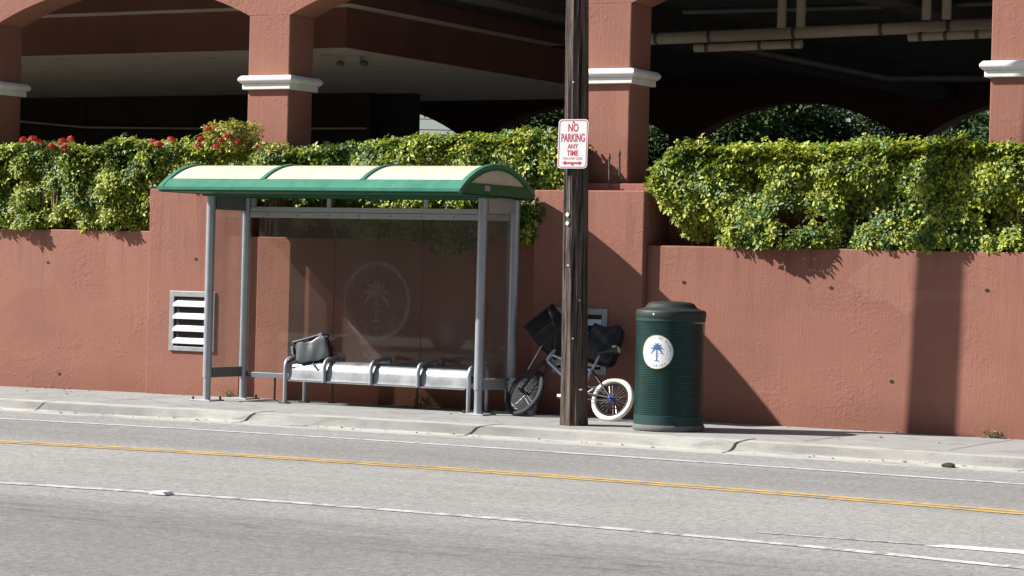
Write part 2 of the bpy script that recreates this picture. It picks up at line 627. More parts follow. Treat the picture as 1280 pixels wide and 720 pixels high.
def text_flat(s, bold=0.):
    """triangulated text outline, normalised so that its bounding box is -0.5..0.5 in both axes; also its aspect"""
    cu = bpy.data.curves.new('t', 'FONT')
    cu.body = s
    cu.offset = bold
    cu.resolution_u = 3
    ob = bpy.data.objects.new('t', cu)
    COL.objects.link(ob)
    dg = bpy.context.evaluated_depsgraph_get()
    me = bpy.data.meshes.new_from_object(ob.evaluated_get(dg))
    vs = np.array([v.co[:2] for v in me.vertices])
    fs = [tuple(p.vertices) for p in me.polygons]
    bpy.data.objects.remove(ob)
    bpy.data.curves.remove(cu)
    bpy.data.meshes.remove(me)
    lo, hi = vs.min(0), vs.max(0)
    asp = (hi[0] - lo[0]) / (hi[1] - lo[1])
    return (vs - (lo + hi) / 2) / (hi - lo), fs, asp


def flat_text(s, w, h, cx=0, cy=0, bold=0.):
    v, f, _ = text_flat(s, bold)
    return [(p[0] * w + cx, p[1] * h + cy) for p in v], f


def arc_text(s, r, h, a_mid, span, sx=1, sy=1, inward=False):
    """letters standing on a circle; a_mid in degrees; inward: read from the middle (lower arc)"""
    V, F = [], []
    n = len(s)
    for i, ch in enumerate(s):
        if ch == ' ':
            continue
        k = (i / (n - 1) - .5) if n > 1 else 0
        a = R(a_mid + (span * k if inward else -span * k))
        v, f, asp = text_flat(ch)
        hh = h if ch not in '.*-' else h * .4
        wd = min(hh * asp, h * .95) * .85
        rot = a + PI / 2 if inward else a - PI / 2
        c, sn = math.cos(rot), math.sin(rot)
        b = len(V)
        for p in v:
            x, y = p[0] * wd, p[1] * hh
            V.append(((r * math.cos(a) + x * c - y * sn) * sx, (r * math.sin(a) + x * sn + y * c) * sy))
        F += [tuple(q + b for q in ff) for ff in f]
    return V, F


def ring2d(r0, r1, n=64, sx=1, sy=1):
    V, F = [], []
    for k in range(n):
        a = 2 * PI * k / n
        V += [(r0 * math.cos(a) * sx, r0 * math.sin(a) * sy), (r1 * math.cos(a) * sx, r1 * math.sin(a) * sy)]
    for k in range(n):
        j = (k + 1) % n
        F.append((2 * k, 2 * k + 1, 2 * j + 1, 2 * j))
    return V, F


def palm2d(s):
    """a small palm: trunk and drooping fronds, height about 2*s"""
    V, F = [], []

    def ribbon(pts, ws):
        b = len(V)
        for i, (p, w) in enumerate(zip(pts, ws)):
            q = pts[min(i + 1, len(pts) - 1)]
            o = pts[max(i - 1, 0)]
            d = np.array(q) - np.array(o)
            d = d / (np.linalg.norm(d) + 1e-9)
            nn = np.array([-d[1], d[0]]) * w
            V.append(tuple(np.array(p) + nn))
            V.append(tuple(np.array(p) - nn))
        for i in range(len(pts) - 1):
            F.append((b + 2 * i, b + 2 * i + 1, b + 2 * i + 3, b + 2 * i + 2))
    ribbon([(0, -s), (0, -.3 * s), (0, .35 * s)], [.07 * s, .055 * s, .06 * s])
    ribbon([(-.3 * s, -s), (0, -.93 * s), (.3 * s, -s)], [.03 * s, .06 * s, .03 * s])
    for sg in (-1, 1):
        for a0, ln, dr in ((75, .62, .1), (48, .78, .35), (22, .85, .62), (-5, .72, .8)):
            pts = []
            for q in np.linspace(0, 1, 7):
                pts.append((sg * math.cos(R(a0)) * ln * s * q, .35 * s + (math.sin(R(a0)) * ln * q - dr * q * q * .9) * s + .18 * s * q))
            ribbon(pts, [.04 * s, .085 * s, .1 * s, .1 * s, .085 * s, .05 * s, .01 * s])
    return V, F


def place_flat(mb, VF, fn):
    mb.add([fn(*p) for p in VF[0]], VF[1])


# ---------------------------------------------------------------- key planes (metres; wall runs along x, street side is -y)
PANEL, PIER, FRONT, BACK = 21.80, 21.72, 20.95, 21.55
COLY, COLD, COLW = 22.20, .46, .535
WALK, ROAD = .15, .034


def dip(x):
    s = min(max((-10 - x) / 8.8, 0), 1.6)
    return -.045 * s * s


XS = [-400, -120, -60, -40] + list(np.arange(-30, 3.1, .75)) + [8, 20, 60, 120, 400]


def strip(profile, xs=XS):
    """ground sheet: profile list of (y, z) extruded along x and following the street's slight dip"""
    mb = MB()
    n = len(profile)
    vs = [(x, y, z + dip(x)) for x in xs for y, z in profile]
    fs = [(i * n + k, (i + 1) * n + k, (i + 1) * n + k + 1, i * n + k + 1) for i in range(len(xs) - 1) for k in range(n - 1)]
    mb.add(vs, fs, True)
    return mb


# ---------------------------------------------------------------- setting
g = MB()
g.add([(-900, -900, -.35), (900, -900, -.35), (900, 900, -.35), (-900, 900, -.35)], [(0, 1, 2, 3)])
g.build('ground', 'ground_far', structure=True)
strip([(1.3, ROAD - .04), (2, ROAD - .03), (9, ROAD), (19.42, ROAD)]).build('road', 'asphalt', structure=True)
# kerb: low gutter pan, rounded battered face, top flush with the pavement
kp = [(19.38, ROAD - .08), (19.38, ROAD + .004), (19.50, ROAD + .004), (19.63, ROAD + .010), (19.668, ROAD + .022), (19.692, ROAD + .052), (19.706, ROAD + .075),
      (19.722, ROAD + .088), (19.75, ROAD + .096), (19.80, ROAD + .101), (19.86, ROAD + .106)]
kx = [-400, -120, -60] + list(np.arange(-30, 3.1, .2)) + [8, 20, 60, 400]
kb = strip(kp, kx)
wob = rng.normal(0, 1, (len(kx), 3))
nk = len(kp)
vv2 = []
for i, x in enumerate(kx):
    for k in range(nk):
        px, py, pz = kb.v[i * nk + k]
        if 3 <= k <= 8:
            py += wob[i, 0] * .001 + .003 * math.sin(x * 1.9) * math.sin(x * .73 + 1)
            pz += wob[i, 1] * .0006
        if k in (0, 1):
            py += .02 * math.sin(x * 1.3) + wob[i, 2] * .008
        vv2.append((px, py, pz))
kb.v = vv2
kb.build('kerb', 'kerb_concrete', structure=True)
wk = [-400, -120, -60] + list(np.arange(-30, 3.1, .5)) + [8, 20, 60, 400]
strip([(19.86, ROAD + .106), (20.1, WALK - .006), (20.6, WALK), (21.74, WALK), (22.9, WALK)], wk).build('sidewalk', 'sidewalk_concrete', structure=True)
# opposite pavement, behind the camera
strip([(-40, .14), (1.1, .14), (1.25, .13), (1.3, .02), (1.5, .004)]).build('opposite_sidewalk', 'sidewalk_concrete', structure=True)
# lot beyond the garage
g = MB()
g.add([(-300, 38.5, .1), (300, 38.5, .1), (300, 300, .1), (-300, 300, .1)], [(0, 1, 2, 3)])
g.build('back_lot', 'ground_far', structure=True)

# expansion joints: open cracks over kerb and pavement
for jx, dx in ((-13.82, .16), (-11.30, .22), (-8.72, .10), (-16.4, .1), (-6.1, .12)):
    mb = MB()
    pts = [p for p in kp[2:]] + ([(20.0, WALK - .009)] if jx > -14 else [])
    vs = []
    for i, (y, z) in enumerate(pts):
        q = i / (len(pts) - 1)
        x = jx + dx * (q - .5) + rng.normal(0, .006)
        w = (.010 if i > 1 else .007) * (.6 if jx in (-16.4, -6.1) else 1)
        vs += [(x - w, y - .005, z + dip(x) + .004), (x + w, y - .005, z + dip(x) + .004)]
    mb.add(vs, [(2 * i, 2 * i + 1, 2 * i + 3, 2 * i + 2) for i in range(len(pts) - 1)])
    mb.build('kerb_joint', 'joint_dark', structure=True)
# pavement score lines
for jx in (-17.3, -15.9, -9.85, -8.2, -6.9):
    mb = MB()
    vs = []
    for y in np.linspace(19.95, 21.7, 8):
        x = jx + rng.normal(0, .003)
        z = WALK + dip(x) + (.004 if y > 20.5 else .002)
        vs += [(x - .005, y, z), (x + .005, y, z)]
    mb.add(vs, [(2 * i, 2 * i + 1, 2 * i + 3, 2 * i + 2) for i in range(7)])
    mb.build('sidewalk_joint', 'joint_dark', structure=True)


def line(name, pts, w, mat, ext=(-60, 20)):
    """painted line through (x, y) points, kept 4 mm above the asphalt"""
    xs = np.array([p[0] for p in pts])
    ys = np.array([p[1] for p in pts])
    co = np.polyfit(xs, ys, 2)
    lo, hi = xs.min(), xs.max()

    def yf(x):
        if x < lo:
            return np.polyval(co, lo)
        if x > hi:
            return np.polyval(co, hi)
        return np.polyval(co, x)
    mb = MB()
    XX = np.concatenate([np.linspace(ext[0], lo - 2, 12), np.arange(lo - 1.8, hi + 1.8, .22), np.linspace(hi + 2, ext[1], 8)])
    vs = []
    for x in XX:
        y = yf(x)
        e0, e1 = rng.normal(0, .0035, 2)
        vs += [(x, y - w / 2 + e0, ROAD + dip(x) + .004), (x, y + w / 2 + e1, ROAD + dip(x) + .004)]
    mb.add(vs, [(2 * i, 2 * i + 2, 2 * i + 3, 2 * i + 1) for i in range(len(XX) - 1)])
    mb.build(name, mat, structure=True)


line('edge_line', [(-15.88, 18.47), (-14.33, 18.456), (-10.285, 18.533), (-6.76, 18.36), (-5.74, 18.335)], .10, 'paint_white')
yl = [(-13.763, 16.015), (-12.53, 16.13), (-9.056, 16.32), (-5.915, 16.09), (-5.025, 16.05)]
line('centre_line', [(x, y - .072) for x, y in yl], .112, 'paint_yellow')
line('centre_line', [(x, y + .072) for x, y in yl], .112, 'paint_yellow')
line('lane_line', [(-11.17, 13.007), (-7.344, 13.25), (-4.793, 13.03), (-4.028, 12.93)], .115, 'paint_white_worn')
# start of a second marking at the right: thin worn line, then a fresh wide bar
mb = MB()
mb.add([(-4.83, 13.60, ROAD + .004), (-3.0, 13.56, ROAD + .004), (-3.0, 13.81, ROAD + .004), (-4.74, 13.76, ROAD + .004)], [(0, 1, 2, 3)])
mb.build('lane_marking', 'paint_fresh', structure=True)
mb = MB()
mb.add([(-5.9, 13.60, ROAD + .004), (-4.86, 13.64, ROAD + .004), (-4.86, 13.685, ROAD + .004), (-5.9, 13.635, ROAD + .004)], [(0, 1, 2, 3)])
mb.build('lane_marking', 'paint_white_worn', structure=True)

# ---------------------------------------------------------------- retaining wall (planter front)
wall = thing('retaining_wall', 'terracotta red stucco planter wall with taller piers along the pavement', 'wall', (-11, 21.8, 0))
for x0, x1, z1 in ((-40, -16.64, 1.893), (-15.40, -11.87, 1.853), (-10.65, 8, 1.838)):
    mb = MB()
    mb.box(x0, x1, PANEL, PANEL + .16, -.1, z1)
    mb.build('wall_panel', 'stucco', wall, .012)
for x0, x1, z1 in ((-16.64, -15.40, 2.355), (-11.87, -10.65, 2.367)):
    mb = MB()
    mb.box(x0, x1, PIER, 22.02, -.1, z1)
    mb.build('pier', 'stucco', wall, .012)
for hx, hz, hy in ((-10.242, 1.486, PANEL), (-7.209, 1.486, PANEL), (-8.72, 1.47, PANEL), (-16.0, 1.597, PIER), (-18.1, 1.52, PANEL), (-12.5, 1.5, PANEL), (-14.05, 1.49, PANEL),
                   (-6.3, .75, PANEL), (-8.1, .62, PANEL), (-17.9, .28, PANEL)):
    mb = MB()
    mb.disc((hx, hy - .003, hz), (0, -1, 0), .017, 9, .022)
    mb.build('tie_hole', 'hole_dark', wall)
# soil in the planter
mb = MB()
mb.box(-40, 8, PANEL + .16, 22.30, .2, 1.62)
so = mb.build('planter_soil', 'soil', structure=True)

# louvred vents in the two piers
def vent_at(x, z, base_label):
    v = thing('wall_vent', base_label, 'vent', (x, PIER, z), 'louvred vents in the wall piers')
    w, h = .60, .645
    fr = MB()
    t_ = .06
    y0, y1 = PIER - .022, PIER + .03
    fr.box(x, x + t_, y0, y1, z, z + h)
    fr.box(x + w - t_, x + w, y0, y1, z, z + h)
    fr.box(x + t_, x + w - t_, y0, y1, z, z + t_ * .8)
    fr.box(x + t_, x + w - t_, y0, y1, z + h - t_, z + h)
    fr.build('frame', 'galvanised', v, .003)
    bk = MB()
    bk.box(x + .02, x + w - .02, PIER - .004, PIER - .001, z + .02, z + h - .02)
    bk.build('backing', 'hole_dark', v)
    n = 4
    for i in range(n):
        zc = z + .052 + (h - .112) * (i + .5) / n
        sl = MB()
        hh = .040
        sl.prism([(PIER - .040, zc - hh), (PIER - .034, zc - hh), (PIER - .005, zc + hh - .026), (PIER - .005, zc + hh - .018), (PIER - .040, zc - hh + .012)], 0, x + t_, x + w - t_)
        sl.build('slat', 'slat_white', v)
    return v


va = vent_at(-16.325, .605, 'galvanised louvre vent in full sun on the pier left of the bus shelter')
vb = copy_tree(va)
vb.location = (-11.615, PIER, .56)
vb['label'] = 'louvre vent in the shaded pier behind the wooden pole and bicycle'

# ---------------------------------------------------------------- garage building
gar = thing('parking_garage', 'terracotta parking garage with arches and white column bands', 'building', (-13, 26, 0))
mb = MB()
mb.box(-40, 8, 22.30, 22.62, 0, 2.455)
mb.build('plinth', 'stucco', gar, .01)
for x0, x1 in ((-16.55, -15.42), (-11.83, -10.66)):
    mb = MB()
    mb.box(x0, x1, 22.02, 22.30, 1.7, 2.448)
    mb.build('plinth_block', 'stucco', gar, .01)
COLX = [-15.18 + 4.10 * k + (.15 if k >= 2 else 0) for k in range(-6, 5)]      # front right-hand edges
for xr in COLX:
    x0 = xr - COLW
    mb = MB()
    mb.box(x0, xr, COLY, COLY + COLD, 2.0, 4.26)
    co = mb.build('column', 'stucco_column', gar, .012)
    cp = MB()

    def tier(o, z0, z1, mbx, rnd=0.):
        k = 6 if rnd else 1
        rings = []
        for i in range(k + 1):
            q = i / k
            e = o - rnd * (1 - math.sin(PI * q)) if rnd else o
            z = z0 + (z1 - z0) * q
            rings.append([(x0 - e, COLY - e, z), (xr + e, COLY - e, z), (xr + e, COLY + COLD + e, z), (x0 - e, COLY + COLD + e, z)])
        vs = [p for r_ in rings for p in r_]
        fs = []
        for i in range(k):
            for j in range(4):
                fs.append((4 * i + j, 4 * i + (j + 1) % 4, 4 * i + 4 + (j + 1) % 4, 4 * i + 4 + j))
        fs += [(3, 2, 1, 0), tuple(4 * k + j for j in range(4))]
        mbx.add(vs, fs)
    tier(.085, 3.515, 3.602, cp, .03)
    tier(.045, 3.452, 3.514, cp)
    cp.build('column_band', 'plaster_white', co, .006)


def arch_wall(name, xcols, w, y0, y1, zs, rise, ztop, mat, extra=None):
    """wall above the columns with segmental arches between them, one mesh"""
    mb = MB()
    for a in range(len(xcols) - 1):
        xa, xb = xcols[a], xcols[a + 1] - w
        hs = (xb - xa) / 2
        rad = (hs * hs + rise * rise) / (2 * rise)
        cx = (xa + xb) / 2
        N = 28
        pts = []
        for i in range(N + 1):
            x = xa + (xb - xa) * i / N
            pts.append((x, zs + rise - rad + math.sqrt(max(rad * rad - (x - cx) ** 2, 0))))
        for i in range(N):
            (p0, q0), (p1, q1) = pts[i], pts[i + 1]
            vs = [(p0, y0, q0), (p1, y0, q1), (p1, y0, ztop), (p0, y0, ztop), (p0, y1, q0), (p1, y1, q1), (p1, y1, ztop), (p0, y1, ztop)]
            mb.add(vs, [(0, 1, 2, 3), (5, 4, 7, 6), (4, 5, 1, 0), (3, 2, 6, 7)])
    for xr in xcols:
        x0 = xr - w
        vs = [(x0, y0, zs), (xr, y0, zs), (xr, y0, ztop), (x0, y0, ztop), (x0, y1, zs), (xr, y1, zs), (xr, y1, ztop), (x0, y1, ztop)]
        mb.add(vs, [(0, 1, 2, 3), (5, 4, 7, 6), (3, 2, 6, 7), (0, 4, 5, 1)])
    return mb.build(name, mat, gar)


arch_wall('arcade_front', COLX, COLW, COLY, COLY + COLD, 4.258, .40, 8.0, 'stucco_column')
# slab over the parking level, walls and floor
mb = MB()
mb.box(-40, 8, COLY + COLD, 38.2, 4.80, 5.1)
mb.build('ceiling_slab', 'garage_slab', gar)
for bx in (-13.4, -9.3, -5.2):
    mb = MB()
    mb.box(bx - .2, bx + .2, 22.66, 38.2, 4.45, 4.80)
    mb.build('ceiling_beam', 'garage_slab', gar)
mb = MB()
mb.box(-40, 8, COLY + COLD + .01, 38.2, .0, .2)
mb.build('garage_floor', 'garage_floor', gar)
mb = MB()
mb.box(-40.3, -40, COLY, 38.6, 0, 8)
mb.build('end_wall', 'stucco', gar)
mb = MB()
mb.box(8, 8.3, COLY, 38.6, 0, 8)
mb.build('end_wall', 'stucco', gar)
mb = MB()
mb.box(-40, 8, COLY + .46, 38.2, 7.7, 8.0)
mb.build('top_slab', 'garage_slab', gar)
# dropped soffit with its stepped edge
mb = MB()
mb.box(-40, -15.96, 24.5, 32.6, 4.13, 4.60)
bh = mb.build('soffit_box', 'garage_brown', gar)
mb = MB()
mb.add([(-40, 24.52, 4.127), (-15.98, 24.52, 4.127), (-15.98, 32.6, 4.127), (-40, 32.6, 4.127)], [(0, 3, 2, 1)])
mb.build('soffit_ceiling', 'garage_ceiling', bh)
mb = MB()
mb.box(-40, -15.70, 24.18, 29.5, 4.604, 4.80)
ub = mb.build('upper_soffit', 'garage_brown', gar)
mb = MB()
mb.add([(-40, 24.18, 4.601), (-15.70, 24.18, 4.601), (-15.70, 29.5, 4.601), (-15.96, 29.5, 4.601), (-15.96, 24.5, 4.601), (-40, 24.5, 4.601)], [(0, 5, 4, 1), (1, 4, 3, 2)])
mb.build('soffit_trim', 'garage_ceiling', ub)
for lx, ly in ((-20.56, 24.95), (-19.12, 25.05), (-18.46, 25.3), (-23.0, 28.1), (-16.74, 25.27), (-19.4, 28.0), (-17.4, 27.6)):
    mb = MB()
    mb.lathe([(.085, 4.124), (.07, 4.115), (.05, 4.12), (.001, 4.121)], lx, ly, 16)
    mb.build('downlight', 'lamp_shell', gar)
# twin-head emergency lamp
mb = MB()
mb.box(-16.62, -16.40, 25.5, 25.58, 4.06, 4.126)
em = mb.build('emergency_lamp', 'lamp_shell', gar, .006)
for hx in (-16.68, -16.34):
    mb = MB()
    mb.lathe([(.001, 4.0), (.04, 4.005), (.055, 4.03), (.045, 4.06), (.02, 4.075)], hx, 25.5, 14)
    mb.build('lamp_head', 'beam_dark', em)
# round ceiling lamp
mb = MB()
mb.lathe([(.001, 4.53), (.1, 4.545), (.17, 4.58), (.14, 4.64), (.05, 4.70), (.03, 4.80)], -13.52, 24.2, 24)
mb.build('ceiling_lamp', 'lamp_shell', gar)
# core wall under the soffit
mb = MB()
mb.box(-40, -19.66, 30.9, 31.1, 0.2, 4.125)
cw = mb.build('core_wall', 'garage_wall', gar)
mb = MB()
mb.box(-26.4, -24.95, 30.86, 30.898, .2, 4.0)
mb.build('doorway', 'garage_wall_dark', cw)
mb = MB()
mb.tube([(-30, 30.84, 3.75), (-26.2, 30.84, 3.745), (-24.9, 30.84, 3.645), (-22, 30.84, 3.605), (-19.7, 30.84, 3.6)], .014, 6)
mb.build('conduit', 'garage_ceiling', cw)
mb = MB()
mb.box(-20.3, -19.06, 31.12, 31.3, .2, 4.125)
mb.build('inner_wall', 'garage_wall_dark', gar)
# far arcade
FX = [-13.70 + 4.10 * k for k in range(-9, 6)]
for xr in FX:
    mb = MB()
    mb.box(xr - .5, xr, 38.2, 38.6, .1, 3.93)
    mb.build('column', 'garage_brown', gar)
arch_wall('arcade_rear', FX, .5, 38.2, 38.6, 3.92, .55, 8.0, 'garage_brown')
mb = MB()
mb.box(-40, 8, 38.25, 38.55, .1, 1.2)
mb.build('parapet', 'garage_brown', gar)


# pipes under the slab
def pipe(path, r, rings, name='pipe'):
    mb = MB()
    mb.tube(path, r, 14)
    p = mb.build(name, 'pvc', gar)
    a, b = Vector(path[0]), Vector(path[-1])
    for q in rings:
        c = a.lerp(b, q)
        d = (b - a).normalized()
        k = MB()
        k.tube([c - d * .02, c + d * .02], r + .006, 14)
        k.build('coupling', 'pipe_band', p)


pipe([(-12.6, 25, 4.18), (-7.6, 25, 4.255)], .066, [.09, .22, .42, .62, .77, .91])
pipe([(-11.5, 24.6, 4.03), (-10.25, 24.6, 4.045)], .045, [.12, .62, .93])
pipe([(-9.05, 24.6, 4.09), (-7.7, 24.6, 4.11)], .045, [.1, .3, .55])
for sx, sz in ((-10.57, 4.25), (-10.35, 4.25), (-8.935, 4.29), (-8.717, 4.29)):
    mb = MB()
    mb.tube([(sx, 24.8, sz), (sx, 24.8, 4.8)], .05, 12)
    mb.build('pipe', 'pvc', gar)
mb = MB()
mb.tube([(-12.4, 26.2, 4.62), (-7, 26.2, 4.60)], .035, 10)
mb.build('pipe', 'beam_dark', gar)
mb = MB()
mb.tube([(-13.0, 29, 4.48), (-10.9, 29, 4.05), (-8.6, 29, 4.02)], .05, 10)
mb.build('pipe', 'beam_dark', gar)

# reinforcing bars on the right pier
for x, y, z0, z1, lab in ((-11.165, 21.98, 2.36, 2.745, 'shorter rusty steel bar sticking up from the pier top'),
                          (-11.115, 22.10, 2.44, 2.785, 'taller rusty steel bar nearer the column')):
    mb = MB()
    mb.tube([(x, y, z0), (x - .012, y, z1 - .05)], .011, 8)
    mb.tube([(x - .012, y, z1 - .05), (x - .013, y, z1 - .03), (x - .014, y, z1)], [.018, .016, .007], 8)
    tag(mb.build('steel_bar', 'rust_rod'), lab, 'bar', 'steel bars on the pier top')


# ---------------------------------------------------------------- foliage
def foliage(name, pts, nrm, cols, parent, size=(.055, .085), leaflets=(6, 9), jitter=.55, droop=.35, width=.34, mat='foliage', seed=1):
    """rosettes of folded leaflets; pts/nrm (n,3); cols (n,2,3): midrib colour and margin colour"""
    r = np.random.default_rng(seed)
    V, C, n_ = [], [], 0
    nr = nrm + r.normal(0, jitter, nrm.shape)
    nr /= np.linalg.norm(nr, axis=1, keepdims=True) + 1e-9
    for i in range(len(pts)):
        k = int(r.integers(leaflets[0], leaflets[1]))
        N = nr[i]
        a = np.array([0, 0, 1.]) if abs(N[2]) < .9 else np.array([1., 0, 0])
        u = np.cross(N, a)
        u /= np.linalg.norm(u)
        w = np.cross(N, u)
        ph = r.uniform(0, 2 * PI) + np.arange(k) * 2 * PI / k + r.normal(0, .15, k)
        L = r.uniform(*size) * r.uniform(.75, 1.15, k)
        rise = r.uniform(-droop, droop * .7, k)
        d = np.cos(ph)[:, None] * u + np.sin(ph)[:, None] * w + rise[:, None] * N
        d /= np.linalg.norm(d, axis=1, keepdims=True)
        sd = np.cross(N, d)
        sd /= np.linalg.norm(sd, axis=1, keepdims=True)
        nn = np.cross(d, sd)
        b = pts[i] + d * (L * .18)[:, None]
        mid = pts[i] + d * (L * .62)[:, None]
        tip = pts[i] + d * L[:, None] - nn * (L * .10)[:, None]
        W = (L * width * .5)[:, None]
        lf = mid + sd * W + nn * W * .35
        rt = mid - sd * W + nn * W * .35
        V.append(np.stack([b, lf, tip, rt], 1).reshape(-1, 3))
        br = r.uniform(.8, 1.2, k)[:, None]
        c0 = cols[i, 0] * br
        c1 = cols[i, 1] * br
        C.append(np.stack([c0, c1, c0 * .6 + c1 * .4, c1], 1).reshape(-1, 3))
    V = np.concatenate(V)
    C = np.concatenate(C)
    nl = len(V) // 4
    off = root_loc(parent)
    V = V - np.array(off)
    me = bpy.data.meshes.new(name)
    me.vertices.add(len(V))
    me.vertices.foreach_set('co', V.astype(np.float32).ravel())
    idx = (np.arange(nl) * 4)[:, None] + np.array([[0, 3, 2, 0, 2, 1]])
    me.loops.add(nl * 6)
    me.loops.foreach_set('vertex_index', idx.ravel().astype(np.int32))
    me.polygons.add(nl * 2)
    me.polygons.foreach_set('loop_start', (np.arange(nl * 2) * 3).astype(np.int32))
    me.polygons.foreach_set('loop_total', np.full(nl * 2, 3, np.int32))
    me.update(calc_edges=True)
    at = me.attributes.new('leaf', 'FLOAT_COLOR', 'POINT')
    at.data.foreach_set('color', np.concatenate([np.clip(C, 0, 1), np.ones((len(C), 1))], 1).astype(np.float32).ravel())
    me.materials.append(M[mat])
    o = bpy.data.objects.new(name, me)
    COL.objects.link(o)
    o.parent = parent
    return o


def snoise(x, y, seed):
    r = np.random.default_rng(seed)
    out = np.zeros_like(x)
    for k in range(7):
        fx, fy = r.normal(0, 3.2 + k * .9, 2)
        out += np.sin(fx * x + fy * y + r.uniform(0, 6.28)) / (1 + .25 * k)
    return out / 3


GREEN = np.array([.016, .058, .007])
MIDG = np.array([.085, .185, .018])
YEL = np.array([.38, .44, .018])
PALE = np.array([.50, .53, .055])


def hedge(label, x0, x1, top, bottom, dens, seed, ybase=21.90, depth=.30, yellow=.5, holes=(), droops=()):
    """top(x), bottom(x): outline of the front face; clumps of rosettes on a lumpy front and top"""
    h = thing('hedge', label, 'hedge', ((x0 + x1) / 2, 22.0, 1.6), 'clipped hedges in the planter')
    r = np.random.default_rng(seed)
    n = int(dens * (x1 - x0))
    # front face
    x = r.uniform(x0, x1, n)
    q = r.beta(1.0, .9, n)
    zt, zb = top(x), bottom(x)
    z = zb + (zt - zb) * q
    lump = snoise(x, z, seed + 1) + .55 * snoise(x * 2.3, z * 2.3, seed + 3)
    keep = np.ones(n, bool)
    for hx, hz, rx, rz, p in holes:
        keep &= ~((((x - hx) / rx) ** 2 + ((z - hz) / rz) ** 2 < 1) & (r.uniform(0, 1, n) < p))
    keep &= ~((lump < -.58) & (r.uniform(0, 1, n) < .70))
    layer = r.exponential(.07, n)
    edge = np.clip((q - .80) / .20, 0, 1)
    y = ybase - .06 - .14 * lump + layer + edge ** 2 * .16 - .05 * (1 - q)
    nrm = np.stack([np.full(n, -.15), -np.ones(n) * (1 - .6 * edge), .45 + 1.1 * edge], 1)
    P1 = np.stack([x, y, z + .05 * lump * edge], 1)[keep]
    N1 = nrm[keep]
    # top
    m = int(n * .45)
    x = r.uniform(x0, x1, m)
    zt = top(x)
    y = r.uniform(ybase - .08, ybase + depth + .12, m)
    l2 = snoise(x, y * 1.5, seed + 2)
    P2 = np.stack([x, y, zt - r.exponential(.05, m) + .06 * l2 + r.exponential(.018, m)], 1)
    N2 = np.stack([np.full(m, -.2), np.full(m, -.45), np.ones(m)], 1)
    # back
    m = int(n * .12)
    x = r.uniform(x0, x1, m)
    P3 = np.stack([x, ybase + depth + .1 + r.normal(0, .04, m), bottom(x) + (top(x) - bottom(x)) * r.uniform(.55, 1, m)], 1)
    N3 = np.stack([np.zeros(m), np.ones(m), np.full(m, .5)], 1)
    # trailing shoots
    PD, ND = [np.zeros((0, 3))], [np.zeros((0, 3))]
    for dx, dz0, dz1, w in droops:
        k = int(150 * w * (dz0 - dz1) / .1)
        qq = r.uniform(0, 1, k) ** .8
        xx = dx + r.normal(0, 1, k) * w * (1 - .65 * qq) * .5
        PD.append(np.stack([xx, np.maximum(PANEL - .03 - r.exponential(.05, k) - .03 * qq, BACK + .09), dz0 + (dz1 - dz0) * qq], 1))
        ND.append(np.tile([0, -1, .15], (k, 1)))
    P = np.concatenate([P1, P2, P3] + PD)
    N = np.concatenate([N1, N2, N3] + ND)
    # variegation: patches of gold, patches of plain green, mixed in each clump
    pn = snoise(P[:, 0] * .8, P[:, 2] * .9, seed + 5)
    py = 1 / (1 + np.exp(-(pn * 2.2 + (yellow - .42) * 5)))
    isy = r.uniform(0, 1, len(P)) < py
    cols = np.zeros((len(P), 2, 3))
    a = r.uniform(0, 1, (len(P), 1))
    gcol = GREEN * (1 - a) + MIDG * a
    ycol = (YEL * (1 - a) + PALE * a) * r.uniform(.62, 1.05, (len(P), 1))
    cols[:, 0] = np.where(isy[:, None], gcol * .45 + ycol * .55, gcol)
    cols[:, 1] = np.where(isy[:, None], ycol, gcol * .8 + YEL * .10)
    foliage('foliage', P, N, cols, h, size=(.038, .084), leaflets=(5, 9), jitter=.45, width=.44, seed=seed + 9)
    st = MB()
    for k in range(int((x1 - x0) * 9)):
        bx = r.uniform(x0 + .05, x1 - .05)
        zt = float(top(np.array([bx]))[0])
        zb = max(1.60, float(bottom(np.array([bx]))[0]) - .2)
        p = [(bx, r.uniform(21.97, 22.2), zb)]
        for j in range(3):
            f = (j + 1) / 3
            p.append((bx + r.normal(0, .09), 22.02 + r.normal(0, .06) - .12 * f * r.uniform(0, 1), zb + (zt - .12 - zb) * f))
        st.tube(p, [.012, .010, .007, .004], 5)
    st.build('stem', 'stem', h)
    return h


def const(v):
    return lambda x: np.full_like(x, v)


def interp(xs, zs):
    return lambda x: np.interp(x, xs, zs)


hedge('long clipped hedge with golden leaves left of the bus shelter', -24, -16.70,
      interp([-24, -18.92, -18.4, -17.8, -17.2, -16.7], [2.83, 2.80, 2.83, 2.80, 2.85, 2.82]), const(1.91), 1500, 21, yellow=.60,
      holes=((-18.95, 2.25, .12, .22, .7), (-17.5, 2.35, .12, .1, .6), (-17.2, 2.15, .12, .12, .6)))
hedge('hedge rising behind and hanging down into the bus shelter', -16.70, -11.50,
      interp([-16.7, -16.1, -15.0, -14.56, -14.06, -13.4, -12.6, -11.8, -11.5], [2.82, 2.80, 2.78, 2.79, 2.85, 2.90, 2.92, 2.95, 2.80]),
      interp([-16.7, -15.45, -15.35, -14.7, -14.3, -12.2, -11.9, -11.86, -11.5], [2.38, 2.38, 2.30, 2.25, 2.0, 1.92, 1.92, 2.39, 2.40]), 1000, 41, yellow=.53,
      holes=((-15.0, 2.1, .35, .2, .85), (-13.6, 2.0, .3, .1, .5)),
      droops=((-14.6, 2.2, 1.98, .2), (-13.75, 2.15, 1.87, .5), (-13.2, 2.1, 1.87, .4), (-12.8, 2.1, 1.75, .42), (-12.45, 2.1, 1.82, .34), (-12.1, 2.2, 1.9, .3), (-11.95, 2.25, 1.86, .22)))
